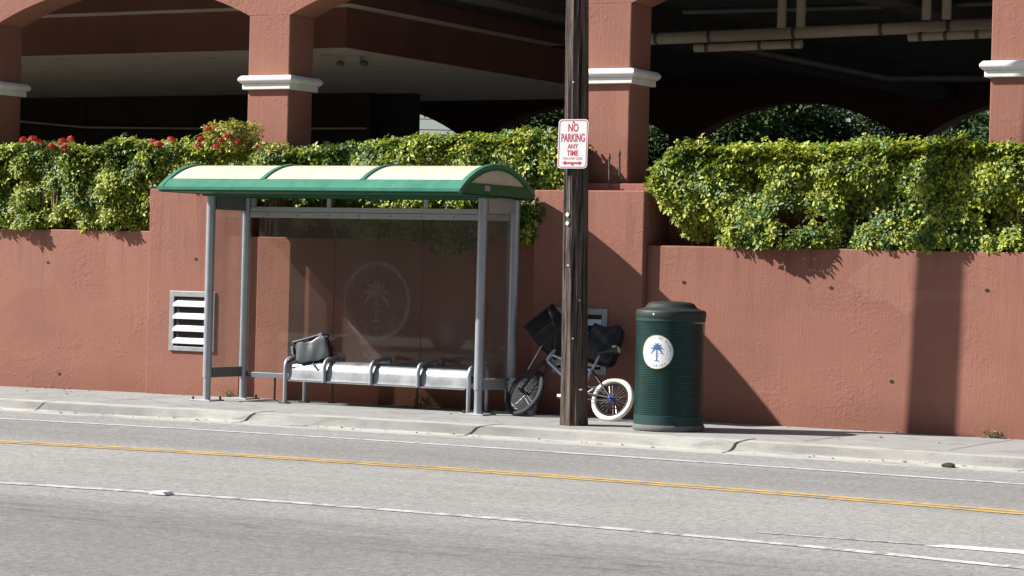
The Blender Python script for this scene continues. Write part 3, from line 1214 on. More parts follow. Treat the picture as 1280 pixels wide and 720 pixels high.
hedge('clipped hedge with bright golden leaves right of the trash can', -10.62, -2.6,
      interp([-10.62, -10.5, -10.2, -9.1, -8.3, -6.9, -2.6], [2.52, 2.69, 2.76, 2.77, 2.80, 2.80, 2.80]),
      interp([-10.62, -10.5, -10.38, -10.3, -10.2, -9.6, -2.6], [2.40, 2.28, 2.12, 1.95, 1.88, 1.86, 1.86]), 1500, 61, yellow=.64,
      holes=((-9.05, 2.12, .26, .12, .88), (-9.25, 1.98, .2, .08, .7), (-9.9, 2.0, .1, .08, .5), (-8.3, 2.05, .12, .1, .4)))


def flower_heads(parent, pts, seed):
    r = np.random.default_rng(seed)
    for (fx, fy, fz, fr) in pts:
        n = 46
        d = r.normal(0, 1, (n, 3))
        d[:, 2] = np.abs(d[:, 2]) * .9
        d /= np.linalg.norm(d, axis=1, keepdims=True)
        P = np.array([fx, fy, fz]) + d * fr * r.uniform(.7, 1, (n, 1))
        c = np.array([.60, .035, .025]) * r.uniform(.6, 1.15, (n, 1))
        cols = np.stack([c, c * np.array([1, 1.3, 1.2])], 1)
        foliage('flower_head', P, d, cols, parent, (.014, .024), (4, 5), .2, .2, .7, seed=int(r.integers(1e6)))


def shrub(label, cx, w, z0, z1, n, cols4, flowers, seed, y=21.93):
    s = thing('flowering_shrub', label, 'shrub', (cx, y, 1.62), 'red flowering shrubs in the hedge')
    r = np.random.default_rng(seed)
    th = r.uniform(0, 2 * PI, n)
    ph = r.uniform(-.4, 1, n)
    rad = r.uniform(.55, 1.0, n) ** .5
    P = np.stack([cx + np.cos(th) * np.sqrt(1 - ph ** 2 * .8) * w * rad, y + np.sin(th) * np.sqrt(1 - ph ** 2 * .8) * .2 * rad,
                  (z0 + z1) / 2 + ph * (z1 - z0) / 2 * rad + r.normal(0, .02, n)], 1)
    N = P - np.array([cx, y, z0])
    N /= np.linalg.norm(N, axis=1, keepdims=True)
    ca = np.array(cols4)
    pick = ca[r.integers(0, len(ca), n)]
    cols = np.stack([pick, pick * r.uniform(.8, 1.2, (n, 1))], 1)
    P[:, 0] += (P[:, 2] - z0) * .25 * np.sin(th * 3)
    foliage('foliage', P, N, cols, s, (.035, .075), (4, 7), .8, .6, .42, seed=seed)
    st = MB()
    for k in range(7):
        bx = cx + r.uniform(-.5, .5) * w
        st.tube([(bx, y, 1.7), (bx + r.normal(0, .04), y, (1.7 + z0) / 2 + .2), (bx + r.normal(0, .08), y - .03, (z0 + z1) / 2)], [.012, .01, .005], 5)
    st.build('stem', 'stem', s)
    flower_heads(s, flowers, seed + 3)


shrub('tall yellowish shrub with red flowers in front of the column', -15.72, .30, 2.66, 3.10, 420,
      [(.50, .40, .08), (.42, .44, .07), (.60, .54, .14), (.34, .30, .06), (.16, .22, .04)],
      [(-15.88, 21.72, 2.99, .04), (-15.99, 21.74, 2.88, .045), (-15.71, 21.72, 2.86, .04), (-15.62, 21.72, 2.92, .035), (-15.76, 21.71, 2.80, .035), (-16.03, 21.74, 2.82, .03), (-15.5, 21.74, 2.85, .03)], 301)
shrub('low yellowish shrub in the hedge beside the column base', -15.17, .2, 2.62, 2.84, 130,
      [(.50, .42, .09), (.42, .44, .08), (.16, .22, .04)], [(-15.26, 21.75, 2.80, .02)], 305)
shrub('red flowering shrub with five heads topping the hedge near the left edge', -18.15, .42, 2.66, 2.84, 120,
      [(.05, .11, .015), (.14, .20, .03)],
      [(-18.48, 21.78, 2.88, .05), (-18.33, 21.76, 2.89, .055), (-18.26, 21.80, 2.85, .05), (-18.06, 21.76, 2.81, .05), (-17.9, 21.76, 2.86, .055), (-17.87, 21.74, 2.79, .05), (-17.82, 21.8, 2.89, .045)], 311)
shrub('red flowering shrub with three heads between left hedge and shelter roof', -16.52, .22, 2.66, 2.83, 80,
      [(.05, .11, .015), (.14, .20, .03)],
      [(-16.66, 21.78, 2.86, .045), (-16.57, 21.76, 2.83, .05), (-16.42, 21.78, 2.87, .055)], 317)


def tree(label, x, y, h, spread, n, seed, group='trees beyond the garage', low=1.0):
    tr = thing('tree', label, 'tree', (x, y, .1), group)
    r = np.random.default_rng(seed)
    tk = MB()
    tk.tube([(x, y, .1), (x + .1, y, h * .25), (x - .05, y + .1, h * .5), (x + .15, y, h * .75)], [.2, .16, .12, .05], 9)
    tips = []
    for k in range(12):
        a = r.uniform(0, 2 * PI)
        z0 = h * r.uniform(.2, .55)
        L = spread * r.uniform(.5, .95)
        e = (x + math.cos(a) * L, y + math.sin(a) * L * .7, min(z0 + h * r.uniform(.05, .35), h * .92))
        m = ((x + e[0]) / 2 + r.normal(0, .1), (y + e[1]) / 2, (z0 + e[2]) / 2 + .15)
        tk.tube([(x, y, z0), m, e], [.07, .045, .015], 6)
        tips.append(e)
    tk.build('trunk', 'bark', tr)
    cl = np.array(tips + [(x + r.normal(0, spread * .4), y + r.normal(0, spread * .3), r.uniform(low, h)) for _ in range(26)])
    k = r.integers(0, len(cl), n)
    P = cl[k] + r.normal(0, 1, (n, 3)) * np.array([.42, .4, .34])
    P[:, 2] = np.maximum(P[:, 2], low * .6)
    N = np.stack([r.normal(0, .5, n), -np.abs(r.normal(.4, .5, n)), np.ones(n)], 1)
    a = r.uniform(0, 1, (n, 1))
    c0 = np.array([.020, .052, .012]) * (1 - a) + np.array([.085, .15, .032]) * a
    cols = np.stack([c0, c0 * 1.1], 1)
    foliage('crown', P, N, cols, tr, (.10, .17), (3, 6), .6, .5, .45, mat='tree_leaf', seed=seed + 1)


tree('leafy tree seen through the rear arch left of the wooden pole', -22.7, 42.2, 5.5, 1.5, 11000, 401)
tree('dense tree filling the left side of the rear arch above the right hedge', -18.1, 42.6, 5.9, 2.1, 15000, 402)
tree('sparser tree with sky showing through in the right rear arch', -16.0, 43.8, 5.4, 1.9, 6500, 403)
tree('leafy tree glimpsed through the rear arch right of the second column', -20.6, 42.4, 5.4, 1.2, 7000, 406)
tree('thin tree at the far right of the rear arches', -13.9, 43.5, 5.4, 1.6, 4200, 404)
# distant utility pole and wire seen through the left rear arch
up = thing('utility_pole', 'distant utility pole with transformer seen through the garage', 'pole', (-42.9, 70, 0))
mb = MB()
mb.tube([(-42.9, 70, 0), (-42.9, 70, 6.75)], [.16, .11], 10)
mb.build('pole_shaft', 'old_wood', up)
mb = MB()
mb.lathe([(.001, 5.75), (.22, 5.77), (.22, 6.25), (.16, 6.32), (.001, 6.33)], -43.2, 69.8, 16)
mb.build('transformer', 'beam_dark', up)
mb = MB()
for dz in (0, .35):
    mb.tube([(-60, 70, 6.75 - dz), (-50, 70, 6.45 - dz), (-42.9, 70, 6.5 - dz), (-30, 70, 6.2 - dz), (-10, 70, 6.4 - dz)], .02, 5)
mb.build('wire', 'bolt', up)

# ---------------------------------------------------------------- bus shelter
sh = thing('bus_shelter', 'bus shelter with arched cream and green roof and brown tinted glass', 'bus shelter', (-13.62, 21.25, WALK))
XL, XR = -15.24, -12.00
PZ = 2.272


def gz(x):
    return WALK + dip(x)


for px, py in ((XL - .015, FRONT), (XR - .015, FRONT), (XL + .015, BACK), (XR + .015, BACK)):
    z0 = gz(px)
    mb = MB()
    mb.tube([(px, py, z0 + .24), (px, py, PZ)], .0465, 20)
    p = mb.build('post', 'post_grey', sh)
    mb = MB()
    mb.tube([(px, py, z0 + .012), (px, py, z0 + .245)], .039, 20)
    mb.build('post_sleeve', 'post_grey', p)
    mb = MB()
    mb.box(px - .13, px + .13, py - .13, py + .13, z0, z0 + .014)
    bp = mb.build('base_plate', 'rail_grey', p, .002)
    for ax in (-.1, .1):
        for ay in (-.1, .1):
            mb = MB()
            mb.tube([(px + ax, py + ay, z0 + .015), (px + ax, py + ay, z0 + .045)], .013, 6)
            mb.build('anchor_bolt', 'bolt', p)
# side frames and side glass
for sx in (XL, XR):
    mb = MB()
    mb.box(sx - .03, sx + .03, FRONT + .045, BACK - .045, 2.115, 2.268)
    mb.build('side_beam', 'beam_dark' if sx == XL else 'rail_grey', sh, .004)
    mb = MB()
    mb.box(sx - .025, sx + .025, FRONT + .048, BACK - .048, .39 + dip(sx), .495 + dip(sx))
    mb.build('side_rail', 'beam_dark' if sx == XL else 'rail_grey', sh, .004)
    mb = MB()
    mb.box(sx - .004, sx + .004, FRONT + .05, BACK - .05, .497 + dip(sx), 2.113)
    mb.build('side_glass', 'glass_side', sh)
# back wall: upper rail in two strips, mullions, glass in three sheets, lower rail on thin legs
mb = MB()
mb.box(XL + .068, XR - .045, BACK - .02, BACK + .03, 2.112, 2.165)
mb.build('upper_rail', 'rail_grey', sh, .003)
mb = MB()
mb.box(XL + .068, XR - .045, BACK - .026, BACK + .03, 2.052, 2.109)
ur = mb.build('upper_rail', 'rail_grey', sh, .003)
mb = MB()
for bx in np.linspace(XL + .3, XR - .3, 8):
    mb.disc((bx, BACK - .028, 2.08), (0, -1, 0), .009, 8)
mb.build('rivet', 'bolt', ur)
for mx_, mw in ((XL + .10, .05), (-14.19, .045), (-13.02, .045), (XR - .08, .05)):
    mb = MB()
    mb.box(mx_ - mw / 2, mx_ + mw / 2, BACK - .015, BACK + .02, 2.167, 2.266)
    mb.build('mullion', 'rail_grey', sh)
mb = MB()
mb.box(-15.10, XR - .045, BACK - .03, BACK + .03, .372, .425)
br = mb.build('lower_rail', 'post_grey', sh, .004)
mb = MB()
mb.box(-15.17, -15.101, BACK - .024, BACK + .024, .375, .422)
mb.build('rail_bracket', 'bolt', br)
for lx in (-14.82, -14.10, -13.075, -12.4):
    mb = MB()
    mb.tube([(lx, BACK, gz(lx)), (lx, BACK, .372)], .012, 8)
    mb.box(lx - .03, lx + .03, BACK - .03, BACK + .03, gz(lx), gz(lx) + .01)
    mb.build('rail_leg', 'bolt', sh)
gx = [-15.07, -14.107, -13.049, XR - .055]
for i in range(3):
    mb = MB()
    mb.box(gx[i] + .004, gx[i + 1] - .004, BACK - .004, BACK + .004, .427, 2.05)
    mb.build('glass_panel', 'glass_back', sh)
for i in (1, 2):
    mb = MB()
    mb.box(gx[i] - .0038, gx[i] + .0038, BACK - .005, BACK + .005, .427, 2.05)
    mb.build('glass_seam', 'seam_dark', sh)
# etched round seal on the middle sheet
seal = MB()
SC = (-13.585, 1.212)
sfn = lambda a, b: (SC[0] + a, BACK - .007, SC[1] + b)
for r0, r1 in ((.405, .412), (.34, .346), (.262, .268), (.365, .40)):
    place_flat(seal, ring2d(r0, r1, 72), sfn)
place_flat(seal, arc_text('THE CITY OF MIAMI', .303, .055, 90, 168), sfn)
place_flat(seal, arc_text('FLORIDA', .303, .058, -90, 118, inward=True), sfn)
for a in (188, -8):
    place_flat(seal, ([(.305 * math.cos(R(a)) + .014 * math.cos(k * PI / 5) * (1 if k % 2 else .45), .305 * math.sin(R(a)) + .014 * math.sin(k * PI / 5) * (1 if k % 2 else .45)) for k in range(10)], [tuple(range(10))]), sfn)
place_flat(seal, palm2d(.215), sfn)
place_flat(seal, flat_text('INCORPORATED', .38, .03, 0, -.035), sfn)
place_flat(seal, flat_text('1896', .13, .035, 0, -.10), sfn)
seal.build('etched_seal', 'etched', sh)

# roof: circular arc across, straight along
RF, RB, RA = (20.20, 2.310), (21.68, 2.296), 2.572
ch = RB[0] - RF[0]
sag = RA - 2.303
RR = ((ch / 2) ** 2 + sag ** 2) / (2 * sag)
RCY, RCZ = (RF[0] + RB[0]) / 2, RA - RR
a_end = math.asin(ch / 2 / RR)


def arc(r, a0, a1, n=16):
    return [(RCY + r * math.sin(a), RCZ + r * math.cos(a)) for a in np.linspace(a0, a1, n)]


def shell(r0, r1, a0, a1, x0, x1, n=16):
    mb = MB()
    mb.prism(arc(r1, a0, a1, n) + arc(r0, a1, a0, n), 0, x0, x1)
    return mb


X0, X1 = -15.385, -11.835
roof = shell(RR - .018, RR - .006, -a_end * .78, a_end * .86, X0 + .02, X1 - .02, 28).build('roof_panel', 'roof_panel', sh)
fa = shell(RR - .022, RR + .004, -a_end, -a_end * .785, X0, X1, 10)
fa.box(X0, X1, RF[0] - .012, RF[0] + .012, RF[1] - .018, RF[1] + .010)
fa.build('roof_fascia', 'roof_green', sh)
shell(RR - .022, RR + .004, a_end * .86, a_end, X0, X1, 8).build('roof_fascia', 'roof_green', sh)
for xa, xb in ((X0, X0 + .055), (X1 - .055, X1), (-14.217, -14.173), (-13.042, -12.998)):
    rb = shell(RR - .03, RR + .010, -a_end * (.80 if X0 < xa < X1 - .1 else .995), a_end * .99, xa + .001, xb - .001, 24).build('roof_rib', 'roof_green', sh)
    mb = MB()
    for a in np.linspace(-.5, .9, 9):
        mb.disc((((xa + xb) / 2), RCY + (RR + .012) * math.sin(a * a_end), RCZ + (RR + .012) * math.cos(a * a_end)), (0, math.sin(a * a_end), math.cos(a * a_end)), .009, 8)
    mb.build('rivet', 'bolt', rb)
for xe, sg in ((X0, 1), (X1, -1)):
    # gable: rim arch, cream infill, lower band
    mb = shell(RR - .052, RR - .028, -a_end * .99, a_end * .99, *sorted((xe, xe + sg * .03)), 28)
    gb = mb.build('gable_rim', 'roof_green_dark', sh)
    zb = 2.385
    ab = math.acos((zb - RCZ) / (RR - .05))
    mb = MB()
    mb.prism(arc(RR - .05, -ab, ab, 20), 0, *sorted((xe + sg * .014, xe + sg * .022)))
    mb.build('gable_panel', 'roof_panel', gb)
    lo = arc(RR - .053, -a_end * .985, -ab, 6)
    mb = MB()
    mb.prism([(RF[0] + .03, 2.278), (RB[0] - .03, 2.272)] + [(y, z) for y, z in arc(RR - .053, a_end * .985, ab, 6)] + lo[::-1], 0, *sorted((xe + sg * .004, xe + sg * .032)))
    mb.build('gable_band', 'roof_green_dark', gb)
mb = MB()
mb.box(X1 - .003, X1 + .004, 20.66, 20.76, 2.315, 2.365)
mb.build('maker_plate', 'rail_grey', sh)
mb = MB()
mb.box(X0 + .035, X1 - .035, RF[0] + .03, RB[0] - .03, 2.274, 2.284)
mb.build('roof_soffit', 'roof_green_dark', sh)
mb = MB()
mb.box(X0 + .05, X1 - .05, FRONT - .05, FRONT + .05, 2.252, 2.2735)
mb.box(X0 + .05, X1 - .05, BACK - .05, BACK + .05, 2.252, 2.2735)
mb.build('roof_beam', 'roof_green_dark', sh)

# ---------------------------------------------------------------- bench
bn = thing('bench', 'silver aluminium bench with curved seat and hooped arm rests in the shelter', 'bench', (-13.33, 21.3, WALK))
BX0, BX1 = -14.41, -12.235
BF, BR_ = 21.14, 21.50
prof = [(BR_ - .02, .545), (BR_ - .03, .57), (21.34, .586), (21.25, .582), (21.20, .565), (21.168, .53), (21.155, .48), (21.15, .415), (21.145, .392), (21.125, .388)]
inner = [(y + .008, z - .010) for y, z in prof]
segs = np.linspace(BX0 + .03, BX1 - .03, 5)
seg_x = [BX0 + .03, -13.93, -13.37, -12.815, BX1 - .03]
for i in range(4):
    mb = MB()
    mb.prism(prof + inner[::-1], 0, seg_x[i] + .003, seg_x[i + 1] - .003, True)
    mb.build('seat_panel', 'aluminium', bn)
mb = MB()
mb.box(BX0 + .04, BX1 - .04, 21.13, 21.143, .372, .387)
mb.box(BX0 + .04, BX1 - .04, 21.40, 21.44, .50, .54)
mb.build('seat_frame', 'galvanised', bn)


def rounded(pts, rad=.06, n=5):
    out = [Vector(pts[0])]
    for i in range(1, len(pts) - 1):
        a, b, c = Vector(pts[i - 1]), Vector(pts[i]), Vector(pts[i + 1])
        d0, d1 = (a - b), (c - b)
        q = min(rad, d0.length * .49, d1.length * .49)
        p0, p1 = b + d0.normalized() * q, b + d1.normalized() * q
        for k in range(n + 1):
            tt = k / n
            out.append(p0 * (1 - tt) ** 2 + b * 2 * tt * (1 - tt) + p1 * tt ** 2)
    out.append(Vector(pts[-1]))
    return out


for ex in (BX0, BX1):
    mb = MB()
    mb.tube(rounded([(ex, BF, gz(ex)), (ex, BF, .598), (ex, BR_, .612), (ex, BR_, gz(ex))], .10, 7), .0215, 12)
    lf = mb.build('leg_frame', 'post_grey', bn)
    mb = MB()
    for fy in (BF, BR_):
        mb.box(ex - .05, ex + .05, fy - .04, fy + .04, gz(ex), gz(ex) + .010)
        mb.tube([(ex + .035, fy, gz(ex) + .01), (ex + .035, fy, gz(ex) + .03)], .010, 6)
    mb.build('foot_plate', 'bolt', lf)
for ax in seg_x[1:4]:
    mb = MB()
    mb.tube(rounded([(ax, BF - .008, .375), (ax, BF - .008, .60), (ax + .005, BR_ - .02, .645), (ax + .005, BR_ - .0, .55)], .085, 7), .0195, 12)
    mb.build('arm_rest', 'post_grey', bn)

# ---------------------------------------------------------------- messenger bag on the bench
bag = thing('shoulder_bag', 'grey shoulder bag slumped on the left end of the bench', 'bag', (-14.13, 21.27, .59))


def soft_box(w, d, h, n=12, seed=1, crumple=.012, bul=.12, top_in=.1):
    r = np.random.default_rng(seed)
    ph = r.uniform(0, 6.28, 12)
    mb = MB()
    for ax in range(3):
        for sg in (-1, 1):
            vs, fs = [], []
            for i in range(n + 1):
                for j in range(n + 1):
                    u, v_ = 2 * i / n - 1, 2 * j / n - 1
                    p = [0, 0, 0]
                    p[ax] = sg
                    p[(ax + 1) % 3] = u
                    p[(ax + 2) % 3] = v_
                    q = Vector(p)
                    # squircle
                    L = (abs(q.x) ** 5 + abs(q.y) ** 5 + abs(q.z) ** 5) ** .2
                    q = q / L
                    tp = 1 - top_in * (q.z + 1) / 2
                    x = q.x * w / 2 * tp
                    y = q.y * d / 2 * (1 + bul * (1 - q.x ** 2) * (1 - q.z ** 2)) * (1 - .25 * (q.z + 1) / 2)
                    z = q.z * h / 2 + .02 * math.sin(q.x * 3 + ph[0]) * (q.z > 0)
                    c = crumple * .6 * (math.sin(x * 17 + z * 26 + ph[1] + 1.6 * math.sin(z * 15 + x * 6 + ph[2])) + .5 * math.sin(x * 43 - z * 19 + y * 30 + ph[3] + math.sin(x * 11)))
                    vs.append((x, y + c * abs(q.y) ** 2 * (-1 if q.y < 0 else 1), z + c * .5 * abs(q.z)))
            for i in range(n):
                for j in range(n):
                    f = (i * (n + 1) + j, (i + 1) * (n + 1) + j, (i + 1) * (n + 1) + j + 1, i * (n + 1) + j + 1)
                    fs.append(f if sg > 0 else f[::-1])
            mb.add(vs, fs, True)
    return mb


def xf(mb, mat):
    mb.v = [tuple(mat @ Vector(p)) for p in mb.v]
    return mb


BM = Matrix.Translation((-14.17, 21.285, .685)) @ Matrix.Scale(1.12, 4) @ Matrix.Rotation(R(-14), 4, 'Y') @ Matrix.Rotation(R(12), 4, 'Z') @ Matrix.Rotation(R(-8), 4, 'X')
xf(soft_box(.36, .15, .235, 12, 3, .008), BM).build('bag_body', 'bag_dark', bag)
fl = soft_box(.335, .03, .205, 14, 5, .012, .9)
fl = xf(fl, BM @ Matrix.Translation((.02, -.078, -.012)))
fl.build('front_pocket', 'bag_grey', bag)
rim = MB()
rim.tube(rounded([(-.165, -.06, .105), (.15, -.07, .115), (.17, .03, .11), (-.15, .04, .11), (-.175, -.05, .10)], .04, 4), .011, 8)
xf(rim, BM).build('rim_piping', 'bag_trim', bag)
buck = MB()
buck.box(.10, .135, -.085, -.06, .095, .13)
buck.box(-.185, -.165, -.08, -.03, -.01, .07)
xf(buck, BM).build('buckle', 'chrome', bag)


def ribbon(path, w, th=.003):
    """flat strap along a path; w vector = half width direction"""
    mb = MB()
    P = [Vector(p) for p in path]
    W = Vector(w)
    for sgn in (1,):
        vs = []
        for p in P:
            vs += [p + W, p - W]
        off = Vector((0, th, 0))
        n = len(P)
        vs2 = [Vector(v) + off for v in vs]
        fs = [(2 * i, 2 * i + 1, 2 * i + 3, 2 * i + 2) for i in range(n - 1)] + [(2 * n + 2 * i, 2 * n + 2 * i + 2, 2 * n + 2 * i + 3, 2 * n + 2 * i + 1) for i in range(n - 1)]
        for i in range(n - 1):
            fs += [(2 * i, 2 * i + 2, 2 * n + 2 * i + 2, 2 * n + 2 * i), (2 * i + 1, 2 * n + 2 * i + 1, 2 * n + 2 * i + 3, 2 * i + 3)]
        mb.add(vs + vs2, fs, True)
    return mb


ribbon([(-14.26, 21.26, .665), (-14.29, 21.20, .63), (-14.36, 21.16, .575), (-14.41, 21.14, .545), (-14.35, 21.14, .545), (-14.27, 21.15, .57), (-14.20, 21.19, .60)], (.004, 0, .011)).build('strap', 'bag_dark', bag)
ribbon([(-13.955, 21.28, .745), (-13.90, 21.28, .70), (-13.85, 21.28, .665), (-13.80, 21.29, .63)], (.004, 0, .009)).build('strap', 'bag_dark', bag)
ribbon([(-14.10, 21.17, .565), (-14.06, 21.148, .53), (-14.05, 21.14, .52), (-14.03, 21.145, .56), (-14.0, 21.17, .60)], (.006, 0, .009)).build('strap', 'bag_dark', bag)
ribbon([(-14.275, 21.30, .73), (-14.30, 21.28, .70), (-14.335, 21.25, .65), (-14.37, 21.22, .61)], (.006, 0, .006)).build('strap', 'pale_strap', bag)

# ---------------------------------------------------------------- junction box by the shelter's rear post
bx = thing('junction_box', 'small grey metal utility box at the foot of the shelter post behind the bicycle wheel', 'box', (-11.97, 21.45, WALK))
mb = MB()
mb.box(-11.93, -11.66, 21.40, 21.50, .19, .50)
mb.build('box_body', 'box_grey', bx, .006)
mb = MB()
mb.box(-11.935, -11.655, 21.392, 21.3985, .22, .47)
mb.build('box_lid', 'box_grey', bx, .003)
mb = MB()
mb.tube(rounded([(-11.93, 21.42, .42), (-11.975, 21.42, .42), (-11.975, 21.42, .26), (-11.93, 21.42, .26)], .015, 3), .008, 8)
mb.tube([(-11.945, 21.40, .455), (-11.928, 21.40, .455)], .016, 8)
mb.build('handle', 'galvanised', bx)
mb = MB()
mb.box(-11.92, -11.87, 21.42, 21.48, .148, .19)
mb.box(-11.72, -11.67, 21.42, 21.48, .148, .19)
mb.build('foot', 'box_grey', bx)

# ---------------------------------------------------------------- wooden utility pole
def pole_c(z):
    return (-10.635 - .009 * z, 20.33 - .02 * max(z - .2, 0))


wp = thing('wooden_pole', 'weathered round wooden utility pole at the kerb beside the shelter', 'pole', (-10.64, 20.33, WALK))
mb = MB()
zs = [.10, .15, .25, .5] + list(np.arange(.8, 10.1, .4))
n = 40
vs, fs = [], []
r9 = np.random.default_rng(5)
gr = r9.normal(0, .0035, n) + .004 * np.sin(np.arange(n) * 2.1)
gr[9] -= .012
gr[27] -= .014
gr[33] -= .01
for z in zs:
    cx, cy = pole_c(z)
    rad = .121 - .0048 * z + (.012 * math.exp(-(z - .1) / .15))
    for k in range(n):
        a = 2 * PI * k / n
        q = rad + gr[k] + r9.normal(0, .0012)
        vs.append((cx + q * math.cos(a), cy + q * math.sin(a), z))
for i in range(len(zs) - 1):
    for k in range(n):
        fs.append((i * n + k, i * n + (k + 1) % n, (i + 1) * n + (k + 1) % n, (i + 1) * n + k))
fs.append(tuple((len(zs) - 1) * n + k for k in range(n)))
mb.add(vs, fs, True)
mb.build('pole_shaft', 'old_wood', wp)


def on_pole(z, ang, out=0.):
    cx, cy = pole_c(z)
    rad = .121 - .0048 * z + out
    a = R(ang)
    return Vector((cx + rad * math.sin(a), cy - rad * math.cos(a), z)), Vector((math.sin(a), -math.cos(a), 0))


for z, a in ((2.085, -12), (2.005, -12), (1.62, -5), (.95, 20), (3.3, 12), (1.3, 48)):
    c, nn = on_pole(z, a, .008)
    mb = MB()
    mb.disc(c, nn, .019 if z in (2.085, 2.005) else .008, 10)
    mb.build('nail_head', 'stud_white', wp)
mb = MB()
c, nn = on_pole(.48, 50, -.02)
mb.tube([c, c + nn * .06 + Vector((.02, 0, 0))], .009, 8)
mb.build('peg', 'paint_orange', wp)

# NO PARKING sign, nailed to the pole
sgn = thing('parking_sign', 'white no parking sign with red letters nailed to the wooden pole', 'sign', (-10.80, 20.24, 2.50))
zc_ = 2.732
cc, _ = on_pole(zc_, 2, .012)
SW, SH = .302, .450
ang = R(2)
su = Vector((math.cos(ang), math.sin(ang), 0))
sn_ = Vector((math.sin(ang), -math.cos(ang), 0))
SB = Vector((cc.x + .034, cc.y - .014, zc_))


def rrect(w, h, r, n=6):
    out = []
    for cx, cy, a0 in ((w / 2 - r, h / 2 - r, 0), (-w / 2 + r, h / 2 - r, 90), (-w / 2 + r, -h / 2 + r, 180), (w / 2 - r, -h / 2 + r, 270)):
        for k in range(n + 1):
            a = R(a0 + 90 * k / n)
            out.append((cx + r * math.cos(a), cy + r * math.sin(a)))
    return out


def sgp(d):
    return lambda a, b: tuple(SB + su * a + Vector((.012 * b, 0, b)) + sn_ * d)


o_ = rrect(SW, SH, .035)
mb = MB()
f0, f1 = sgp(.002), sgp(0)
k = len(o_)
mb.add([f0(*p) for p in o_] + [f1(*p) for p in o_], [tuple(range(k)), tuple(range(2 * k - 1, k - 1, -1))] + [(i, k + i, k + (i + 1) % k, (i + 1) % k) for i in range(k)])
mb.build('sign_plate', 'sign_white', sgn)
mb = MB()
a_, b_ = rrect(SW - .018, SH - .018, .03), rrect(SW - .029, SH - .029, .026)
k = len(a_)
mb.add([sgp(.0035)(*p) for p in a_ + b_], [(i, (i + 1) % k, k + (i + 1) % k, k + i) for i in range(k)])
mb.build('border', 'sign_red', sgn)
mb = MB()
for s_, w_, hf0, hf1 in (('NO', .345, .088, .256), ('PARKING', .79, .29, .462), ('ANY', .345, .50, .60), ('TIME', .375, .632, .742), ('TOW-AWAY ZONE', .65, .775, .822)):
    place_flat(mb, flat_text(s_, w_ * SW, (hf1 - hf0) * SH, 0, SH * (.5 - (hf0 + hf1) / 2), .018 if s_[0] != 'T' or s_ == 'TIME' else 0.), sgp(.0035))
place_flat(mb, ([(-.102, 0), (-.066, .021), (-.066, .008), (.066, .008), (.066, .021), (.102, 0), (.066, -.021), (.066, -.008), (-.066, -.008), (-.066, -.021)],
                [(0, 9, 8, 2, 1) if False else (0, 9, 1), (9, 8, 2, 1) if False else (8, 7, 3, 2), (4, 6, 5)]), lambda a, b: sgp(.0035)(a, b - SH * .39))
mb.build('lettering', 'sign_red', sgn)
mb = MB()
for b in (SH * .44, -SH * .42):
    mb.disc(sgp(.006)(0, b), sn_, .009, 8)
mb.build('screw', 'bolt', sgn)

# ---------------------------------------------------------------- trash can
TX, TY = -9.71, 20.41
can = thing('trash_can', 'dark green perforated metal trash can with black lid and round white seal', 'trash can', (TX, TY, WALK))
mb = MB()
mb.lathe([(.312, .24), (.312, 1.175)], TX, TY, 96, True, True)
mb.build('can_body', 'bin_mesh', can)
mb = MB()
mb.lathe([(.3165, .195), (.317, .285), (.312, .288)], TX, TY, 72)
mb.build('can_band', 'bin_band', can)
mb = MB()
mb.lathe([(.315, 1.135), (.315, 1.18)], TX, TY, 72)
mb.build('can_band', 'bin_band', can)
mb = MB()
mb.lathe([(.001, .22), (.290, .22), (.290, 1.11)], TX, TY, 48)
mb.build('liner', 'bin_liner', can)
mb = MB()
mb.lathe([(.001, .15), (.322, .15), (.328, .158), (.329, .185), (.323, .20), (.312, .203)], TX, TY, 72)
mb.build('can_base', 'bin_base', can)
mb = MB()
mb.lathe([(.303, 1.165), (.318, 1.168), (.320, 1.176), (.320, 1.220), (.314, 1.231), (.302, 1.237), (.262, 1.246), (.238, 1.258), (.222, 1.277), (.205, 1.297), (.174, 1.309), (.09, 1.315), (.001, 1.317)], TX, TY, 72)
ld = mb.build('lid', 'bin_lid', can)
mb = MB()
for a in (-4, 110, 230):
    mb.disc((TX + .3215 * math.sin(R(a)), TY - .3215 * math.cos(R(a)), 1.20), (math.sin(R(a)), -math.cos(R(a)), 0), .009, 10)
mb.build('rivet', 'stud_white', ld)


def wrap(d, a0=3.):
    def fn(a, b):
        t_ = R(a0) + a / .314
        return (TX + (.3135 + d) * math.sin(t_), TY - (.3135 + d) * math.cos(t_), .861 + b)
    return fn


def disc2d(r, rings=5, n=64, sx=1, sy=1):
    V, F = [(0, 0)], []
    for i in range(1, rings + 1):
        for k in range(n):
            V.append((r * i / rings * math.cos(2 * PI * k / n) * sx, r * i / rings * math.sin(2 * PI * k / n) * sy))
    for k in range(n):
        F.append((0, 1 + k, 1 + (k + 1) % n))
    for i in range(rings - 1):
        for k in range(n):
            F.append((1 + i * n + k, 1 + (i + 1) * n + k, 1 + (i + 1) * n + (k + 1) % n, 1 + i * n + (k + 1) % n))
    return V, F


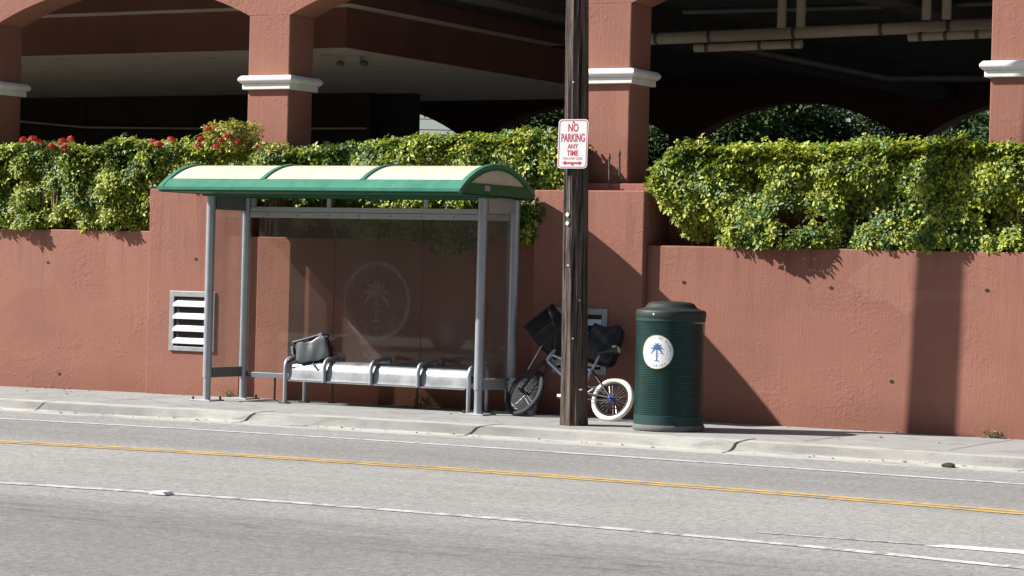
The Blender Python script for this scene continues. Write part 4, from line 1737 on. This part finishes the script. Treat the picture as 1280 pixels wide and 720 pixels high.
mb = MB()
place_flat(mb, disc2d(.152), wrap(.001))
stk = mb.build('seal_sticker', 'sticker_white', can)
mb = MB()
place_flat(mb, ring2d(.147, .153), wrap(.0025))
mb.build('seal_rim', 'sticker_gold', stk)
mb = MB()
place_flat(mb, arc_text('THE CITY OF MIAMI', .125, .021, 90, 170), wrap(.0025))
place_flat(mb, arc_text('* FLORIDA *', .125, .021, -90, 120, inward=True), wrap(.0025))
V_, F_ = palm2d(.082)
place_flat(mb, (V_, F_), wrap(.0025))
place_flat(mb, flat_text('INCORPORATED', .12, .009, 0, -.012), wrap(.0030))
place_flat(mb, flat_text('1896', .04, .010, 0, -.034), wrap(.0030))
mb.build('seal_print', 'sticker_blue', stk)

# ---------------------------------------------------------------- bicycle leaning on the wall behind the pole
LEAN = R(22)
BX, BY = -10.66, 21.08
bk = thing('bicycle', 'small bicycle with white rear tyre and black basket leaning behind the wooden pole', 'bicycle', (BX, BY, WALK))
bm = Matrix.Translation((BX, BY, WALK)) @ Matrix.Rotation(-LEAN, 4, 'X') @ Matrix(((1, 0, 0, 0), (0, 0, -1, 0), (0, 1, 0, 0), (0, 0, 0, 1)))
# local: u along x, v up, w towards the street


def bp_(*p):
    return tuple(bm @ Vector(p))


def torus(mbx, c, r, rt, mat, n=40, m=10, knob=0.):
    vs, fs = [], []
    for i in range(n):
        a = 2 * PI * i / n
        for j in range(m):
            b = 2 * PI * j / m
            q = r + rt * math.cos(b) + (knob if (i % 2 and abs(b - 0) < 1.3 or i % 2 and b > 5) else 0)
            vs.append(tuple(mat @ Vector((c[0] + q * math.cos(a), c[1] + q * math.sin(a), c[2] + rt * math.sin(b)))))
    for i in range(n):
        for j in range(m):
            fs.append((i * m + j, ((i + 1) % n) * m + j, ((i + 1) % n) * m + (j + 1) % m, i * m + (j + 1) % m))
    mbx.add(vs, fs, True)


def wheel(name, c, r, mat, tyre, hubmat, rt=.026):
    t_ = MB()
    torus(t_, c, r - rt, rt, mat, 72, 10, .004)
    w = t_.build(name, tyre, bk)
    rm = MB()
    torus(rm, c, r - rt * 2 - .006, .011, mat, 48, 8)
    rm.build('rim', 'bike_black', w)
    s_ = MB()
    for i in range(28):
        a = 2 * PI * i / 28
        a2 = a + (.5 if i % 2 else -.5)
        sg = .03 if i % 4 < 2 else -.03
        s_.tube([mat @ Vector((c[0] + .02 * math.cos(a2), c[1] + .02 * math.sin(a2), c[2] + sg)), mat @ Vector((c[0] + (r - rt * 2 - .012) * math.cos(a), c[1] + (r - rt * 2 - .012) * math.sin(a), c[2]))], .0016, 4, False)
    s_.build('spoke', 'chrome', w)
    h_ = MB()
    h_.tube([mat @ Vector((c[0], c[1], c[2] - .045)), mat @ Vector((c[0], c[1], c[2] + .045))], [.02, .02], 12)
    h_.tube([mat @ Vector((c[0], c[1], c[2] + .045)), mat @ Vector((c[0], c[1], c[2] + .085))], .012, 8)
    h_.build('hub', hubmat, w)


WR = .218
wheel('wheel', (0, WR, 0), WR, bm, 'tyre_white', 'bike_blue', .025)
# front fork assembly, turned about the head tube
hd0, hd1 = Vector((-.80, .56, 0)), Vector((-.74, .70, 0))
axis = (hd1 - hd0).normalized()
FR_ = .248
fa_ = Vector((-.97, FR_, 0))
steer = Matrix.Translation(hd0) @ Matrix.Rotation(R(-20), 4, axis) @ Matrix.Translation(-hd0)
fm = bm @ steer
wheel('wheel', tuple(fa_), FR_, fm, 'rubber_black', 'bike_black', .023)


def rod(mbx, pts, r, mat=bm, n=10):
    mbx.tube([mat @ Vector(p) for p in pts], r, n)


mb = MB()
rod(mb, [(-.36, .27, 0), (-.27, .56, 0)], .017)
rod(mb, [(-.29, .50, 0), (-.76, .65, 0)], .017)
rod(mb, [(-.36, .27, 0), (-.785, .58, 0)], .022)
rod(mb, [tuple(hd0), tuple(hd1)], .023)
mb.build('frame', 'bike_silver', bk)
mb = MB()
for sg in (-.05, .05):
    rod(mb, [(0, WR, sg), (-.34, .27, sg * .5)], .010)
    rod(mb, [(0, WR, sg), (-.28, .50, sg * .4)], .009)
mb.build('rear_stay', 'bike_black', bk)
mb = MB()
rod(mb, [(-.36, .27, -.07), (-.36, .27, .07)], .024)
torus(mb, (-.36, .27, .055), .075, .006, bm, 28, 6)
rod(mb, [(-.36, .27, .07), (-.47, .18, .08)], .010)
rod(mb, [(-.36, .27, -.07), (-.25, .36, -.08)], .010)
mb.build('crank', 'chrome', bk)
for (u, v, w) in ((-.47, .18, .12), (-.25, .36, -.12)):
    mb = MB()
    mb.box(u - .045, u + .045, v - .012, v + .012, w - .04, w + .04, bm)
    mb.build('pedal', 'chrome', bk)
mb = MB()
rod(mb, [(-.36, .345, .055), (0, WR + .035, .05)], .005)
rod(mb, [(-.36, .195, .055), (0, WR - .035, .05)], .005)
mb.build('chain', 'bolt', bk)
mb = MB()
for sg in (-.052, .052):
    rod(mb, [tuple(fa_ + Vector((0, 0, sg))), (-.83, .50, sg), (-.80, .56, sg * .4)], .014, fm)
rod(mb, [(-.80, .56, -.03), (-.80, .56, .03)], .022, fm)
mb.build('fork', 'bike_black', bk)
mb = MB()
rod(mb, [tuple(hd1), (-.71, .77, 0)], .016, fm)
rod(mb, [(-.71, .77, -.05), (-.71, .77, .05)], .013, fm)
for sg in (-1, 1):
    mb.tube(rounded([fm @ Vector(p) for p in ((-.71, .77, sg * .04), (-.72, .95, sg * .14), (-.66, .98, sg * .28))], .05, 4), .012, 10)
mb.build('handlebar', 'bike_silver', bk)
for sg in (-1, 1):
    mb = MB()
    rod(mb, [(-.665, .978, sg * .20), (-.655, .984, sg * .30)], .017, fm)
    mb.build('grip', 'rubber_black', bk)
mb = MB()
rod(mb, [(-.27, .56, 0), (-.235, .66, 0)], .013)
mb.build('seat_post', 'bike_silver', bk)
# basket in front of the handlebar, with its stay down to the wheel
BKM = fm @ Matrix.Translation((-.79, .86, .03)) @ Matrix.Rotation(R(50), 4, 'Z') @ Matrix.Rotation(R(12), 4, 'Y')
bsk = MB()
bw, bh_, bd = .175, .15, .18
th_ = .007


def taper_box(mbx, y0, y1, s0, s1, m):
    vs = []
    for yy_, s__ in ((y0, s0), (y1, s1)):
        for a, b in ((-1, -1), (1, -1), (1, 1), (-1, 1)):
            vs.append(tuple(m @ Vector((a * bw * s__, yy_, b * bd * s__))))
    mbx.add(vs, [(0, 1, 5, 4), (1, 2, 6, 5), (2, 3, 7, 6), (3, 0, 4, 7), (0, 3, 2, 1)])


taper_box(bsk, -bh_, bh_, .82, 1.0, BKM)
for yy_, s__ in ((bh_, 1.0), (0, .93)):
    pts = [BKM @ Vector((a * bw * s__, yy_, b * bd * s__)) for a, b in ((-1, -1), (1, -1), (1, 1), (-1, 1), (-1, -1))]
    bsk.tube(pts, .008, 6)
basket = bsk.build('basket', 'basket_black', bk)
sd = basket.modifiers.new('solid', 'SOLIDIFY')
sd.thickness = .005
mb = MB()
for i in range(9):
    q = -0.8 + 1.3 * i / 8
    mb.disc(BKM @ Vector((q * bw * .8, -.055 + .012 * (i % 2), bd * .89 + .004)), (BKM.to_3x3() @ Vector((0, 0, 1))), .0075, 8)
for i in range(6):
    q = -0.6 + 1.0 * i / 5
    mb.disc(BKM @ Vector((q * bw * .8, -.085, bd * .875 + .005)), (BKM.to_3x3() @ Vector((0, 0, 1))), .006, 8)
mb.build('mesh_dot', 'paint_orange', basket)  # added orange discs, standing for the red bag seen through the mesh
stay = MB()
rod(stay, [(-.72, .90, .12), (-.94, .46, .075)], .005, fm)
stay.build('basket_stay', 'chrome', bk)
cab = MB()
cab.tube(rounded([fm @ Vector(p) for p in ((-.68, .97, .20), (-.72, 1.0, .24), (-.62, .84, .17), (-.68, .68, .05))], .08, 5), .004, 6)
cab.build('brake_cable', 'bolt', bk)
# saddle
sdm = bm @ Matrix.Translation((-.17, .69, 0)) @ Matrix.Rotation(R(8), 4, 'Z')
vs, fs = [], []
ns = 12
for i in range(ns + 1):
    q = i / ns
    u = -.15 + .28 * q
    hw = .022 + .062 * (q ** 1.6) * (1 - .25 * max(0, q - .85) / .15)
    hh = .018 + .022 * q
    for j in range(10):
        a = 2 * PI * j / 10
        vs.append(tuple(sdm @ Vector((u, hh * math.sin(a) + .012 * q * q, hw * math.cos(a)))))
for i in range(ns):
    for j in range(10):
        fs.append((i * 10 + j, i * 10 + (j + 1) % 10, (i + 1) * 10 + (j + 1) % 10, (i + 1) * 10 + j))
fs += [tuple(range(10))[::-1], tuple(ns * 10 + j for j in range(10))]
mb = MB()
mb.add(vs, fs, True)
sad = mb.build('saddle', 'bike_black', bk)
mb = xf(soft_box(.055, .135, .05, 8, 17, .001), sdm @ Matrix.Translation((.105, .022, 0)) @ Matrix.Rotation(R(90), 4, 'X'))
mb.build('saddle_panel', 'saddle_white', sad)
# black plastic sack stuffed into the basket
sk = soft_box(.34, .34, .30, 12, 31, .016, .1, .25)
sk = xf(sk, BKM @ Matrix.Translation((-.02, .10, .0)) @ Matrix.Rotation(R(-90), 4, 'X'))
tag(sk.build('plastic_sack', 'sack_black'), 'black plastic sack stuffed into the bicycle basket', 'sack')
# red cloth bundle in the basket
rb = soft_box(.20, .18, .16, 8, 9, .01)
rb = xf(rb, BKM @ Matrix.Translation((.06, .075, .06)) @ Matrix.Rotation(R(90), 4, 'X'))
tag(rb.build('cloth_bundle', 'cloth_red'), 'dark red cloth bundle lying in the black bicycle basket', 'cloth')
# dark bag hanging over the saddle
db = soft_box(.36, .20, .40, 12, 13, .018)
db = xf(db, Matrix.Translation((-10.93, 21.46, .86)) @ Matrix.Rotation(R(10), 4, 'Y') @ Matrix.Rotation(-LEAN, 4, 'X'))
tag(db.build('dark_bag', 'sack_black'), 'black bag hung over the bicycle just right of the wooden pole', 'bag')

# ---------------------------------------------------------------- small things on the ground
ds = MB()
r = np.random.default_rng(3)
vs, fs = [], []
for i in range(9):
    for k in range(14):
        p_ = PI * i / 8
        q = 1 + .16 * math.sin(3 * k * 2 * PI / 14 + i) * math.sin(p_)
        vs.append((-6.73 + .058 * q * math.sin(p_) * math.cos(2 * PI * k / 14), 19.49 + .045 * q * math.sin(p_) * math.sin(2 * PI * k / 14), ROAD + .018 + .026 * math.cos(p_)))
for i in range(8):
    for k in range(14):
        fs.append((i * 14 + k, (i + 1) * 14 + k, (i + 1) * 14 + (k + 1) % 14, i * 14 + (k + 1) % 14))
ds.add(vs, fs, True)
tag(ds.build('rubble_lump', 'dung'), 'dark brown lump lying in the gutter at right', 'lump')
mb = MB()
mb.prism([(-9.93, ROAD + .005), (-9.79, ROAD + .005), (-9.815, ROAD + .026), (-9.905, ROAD + .026)], 1, 13.02, 13.12)
rs = mb.build('road_stud', 'stud_white', None, .003)
tag(rs, 'raised white road stud on the worn lane line', 'road stud')


def weed(label, x, y, h, n, seed, col=(.14, .24, .04)):
    r = np.random.default_rng(seed)
    w = thing('weed', label, 'weed', (x, y, gz(x)), 'weeds at the wall foot')
    P = np.stack([x + r.normal(0, .05 + h * .15, n), y - np.abs(r.normal(0, .03, n)), gz(x) + r.uniform(.01, h, n)], 1)
    N = np.tile([0, -.5, 1.], (n, 1))
    c = np.array(col) * r.uniform(.6, 1.3, (n, 1))
    foliage('leaves', P, N, np.stack([c, c], 1), w, (.025, .05), (3, 6), .8, .6, .35, seed=seed)
    st = MB()
    for k in range(6):
        st.tube([(x + r.normal(0, .02), y - .01, gz(x)), (x + r.normal(0, .05), y - .03, gz(x) + h * r.uniform(.6, 1.1))], [.003, .0015], 4)
    st.build('stem', 'stem', w)


weed('low yellowish weed between the left shelter posts', -15.5, PIER - .02, .07, 16, 501, (.22, .24, .05))
weed('green weed growing under the bench against the wall', -13.15, PANEL - .02, .12, 18, 503)
weed('flat green weed at the wall foot near the right edge', -7.1, PANEL - .02, .06, 20, 505, (.10, .17, .04))
# leaf litter along wall and gutter: nobody could count it
r = np.random.default_rng(77)
mb = MB()
for k in range(230):
    if k < 120:
        x, y = r.uniform(-19, -4), PANEL - .03 - abs(r.normal(0, .09))
        if -16.64 < x < -15.4 or -11.87 < x < -10.65:
            y -= .08
        z = gz(x) + .006
    elif k < 190:
        x, y = r.uniform(-19, -4), 19.55 + r.normal(0, .06)
        z = ROAD + dip(x) + .016
    else:
        x, y = r.uniform(-19, -4), r.uniform(19.95, 21.5)
        z = WALK + dip(x) + .006
    s = r.uniform(.008, .028)
    a = r.uniform(0, 6.28)
    c, s2 = math.cos(a), math.sin(a)
    q = [(-s, 0), (0, s * .4), (s, 0), (0, -s * .4)]
    mb.add([(x + p * c - w * s2, y + p * s2 + w * c, z + (r.uniform(0, .012) if i % 2 else 0)) for i, (p, w) in enumerate(q)], [(0, 1, 2), (0, 2, 3)])
lt = mb.build('leaf_litter', 'leaf_dry')
lt['kind'] = 'stuff'
lt['label'] = 'dry leaf litter along wall foot and gutter'
lt['category'] = 'leaf litter'

# ---------------------------------------------------------------- other side of the street (behind the camera; seen in the glass)
for x0, x1, hh, y0 in ((-74, -39, 11, -10.5), (-38, -12, 8.5, -9.5), (-11, 30, 12, -11)):
    ob_ = thing('office_building', 'plain office building across the street from the shelter', 'building', ((x0 + x1) / 2, y0 - 6, .1), 'offices across the street')
    mb = MB()
    mb.box(x0, x1, y0 - 12, y0, 0, hh)
    mb.build('wall', 'office_wall', ob_)
    for fl_ in range(int(hh // 3.2)):
        for wx in np.arange(x0 + 1.5, x1 - 2.5, 3.4):
            mb = MB()
            mb.box(wx, wx + 2.2, y0 + .002, y0 + .06, .8 + 3.2 * fl_, 2.6 + 3.2 * fl_)
            mb.build('window', 'office_glass', ob_)

# dark car parked at the opposite kerb: the shelter glass mirrors its bonnet and front wheel
CX, CY0, CY1 = -24.4, 1.75, 3.5
pc = thing('parked_car', 'dark car parked across the street and mirrored in the shelter glass', 'car', (CX + 2.4, 2.6, ROAD))
body = [(0, .42), (.02, .80), (.12, .98), (.35, 1.08), (1.30, 1.17), (1.95, 1.62), (2.3, 1.70), (3.5, 1.70), (4.35, 1.20), (4.72, 1.12), (4.8, .9), (4.8, .42)]
arch_f = [(u_ + .43 * math.cos(PI * k / 10), .36 + .43 * math.sin(PI * k / 10)) for u_ in (3.8, .95) for k in range(11)]
arch_f = [(u_, max(z_, .42)) for u_, z_ in arch_f]
mb = MB()
mb.prism([(CX + u_, z_) for u_, z_ in body + arch_f], 1, CY0, CY1)
mb.build('body', 'car_dark', pc, .03)
mb = MB()
mb.prism([(CX + u_, z_) for u_, z_ in ((1.55, 1.19), (2.02, 1.56), (2.35, 1.63), (3.45, 1.63), (4.1, 1.22))], 1, CY1 + .002, CY1 + .012)
mb.prism([(CX + u_, z_) for u_, z_ in ((1.55, 1.19), (2.02, 1.56), (2.35, 1.63), (3.45, 1.63), (4.1, 1.22))], 1, CY0 - .012, CY0 - .002)
mb.build('window', 'office_glass', pc)
for u_ in (.95, 3.8):
    for yy_ in (CY1 - .20, CY0 + .01):
        mb = MB()
        mb.tube([(CX + u_, yy_, .36 + ROAD - .03), (CX + u_, yy_ + .19, .36 + ROAD - .03)], .35, 32)
        wl_ = mb.build('wheel', 'rubber_black', pc, .02)
        mb = MB()
        mb.tube([(CX + u_, yy_ - .005, .36 + ROAD - .03), (CX + u_, yy_ + .195, .36 + ROAD - .03)], .2, 24)
        mb.build('rim', 'chrome', wl_)
mb = MB()
mb.box(CX - .012, CX + .06, CY1 - .42, CY1 - .08, .78, .92)
mb.build('headlight', 'stud_white', pc, .01)

# ---------------------------------------------------------------- light, sky, camera
SUN = Vector((1.95, 1.0, -1.70)).normalized()
sl = bpy.data.lights.new('sun', 'SUN')
sl.energy = 4.8
sl.angle = R(.53)
sl.color = (1.0, .965, .915)
so_ = bpy.data.objects.new('sun', sl)
COL.objects.link(so_)
so_.rotation_euler = SUN.to_track_quat('-Z', 'Y').to_euler()
so_.location = (-20, 0, 20)
w = bpy.data.worlds.new('World')
scene.world = w
w.use_nodes = True
nt = w.node_tree
sky = nt.nodes.new('ShaderNodeTexSky')
sky.sky_type = 'NISHITA'
sky.sun_disc = False
d_ = -SUN
sky.sun_elevation = math.asin(d_.z)
sky.sun_rotation = math.atan2(d_.x, d_.y)
sky.air_density = 1.0
sky.dust_density = 1.2
bgn = nt.nodes['Background']
nt.links.new(sky.outputs[0], bgn.inputs[0])
bgn.inputs[1].default_value = .05

f, th, roll, yh, H = 3107., R(29.12), .02495, 339.3, 1.55
pitch = -math.atan((360 - yh) / f)
fw = Vector((-math.sin(th) * math.cos(pitch), math.cos(th) * math.cos(pitch), math.sin(pitch)))
rt = Vector((math.cos(th), math.sin(th), 0))
u_ = rt.cross(fw)
c, s = math.cos(roll), math.sin(roll)
RX = c * rt + s * u_
UX = -s * rt + c * u_
cd = bpy.data.cameras.new('camera')
cam = bpy.data.objects.new('camera', cd)
COL.objects.link(cam)
cam.matrix_world = Matrix(((RX.x, UX.x, -fw.x, 0), (RX.y, UX.y, -fw.y, 0), (RX.z, UX.z, -fw.z, H), (0, 0, 0, 1)))
cd.sensor_width = 36
cd.lens = 36 * f / 1280
cd.clip_start = .1
cd.clip_end = 3000
scene.camera = cam
vs_ = scene.view_settings
vs_.view_transform = 'Standard'
vs_.look = 'None'
vs_.gamma = 1
vs_.use_curve_mapping = False
vs_.exposure = 1.05
scene.render.resolution_x = 1024
scene.render.resolution_y = 576
scene.render.engine = 'CYCLES'
scene.cycles.max_bounces = 8
scene.cycles.transparent_max_bounces = 16
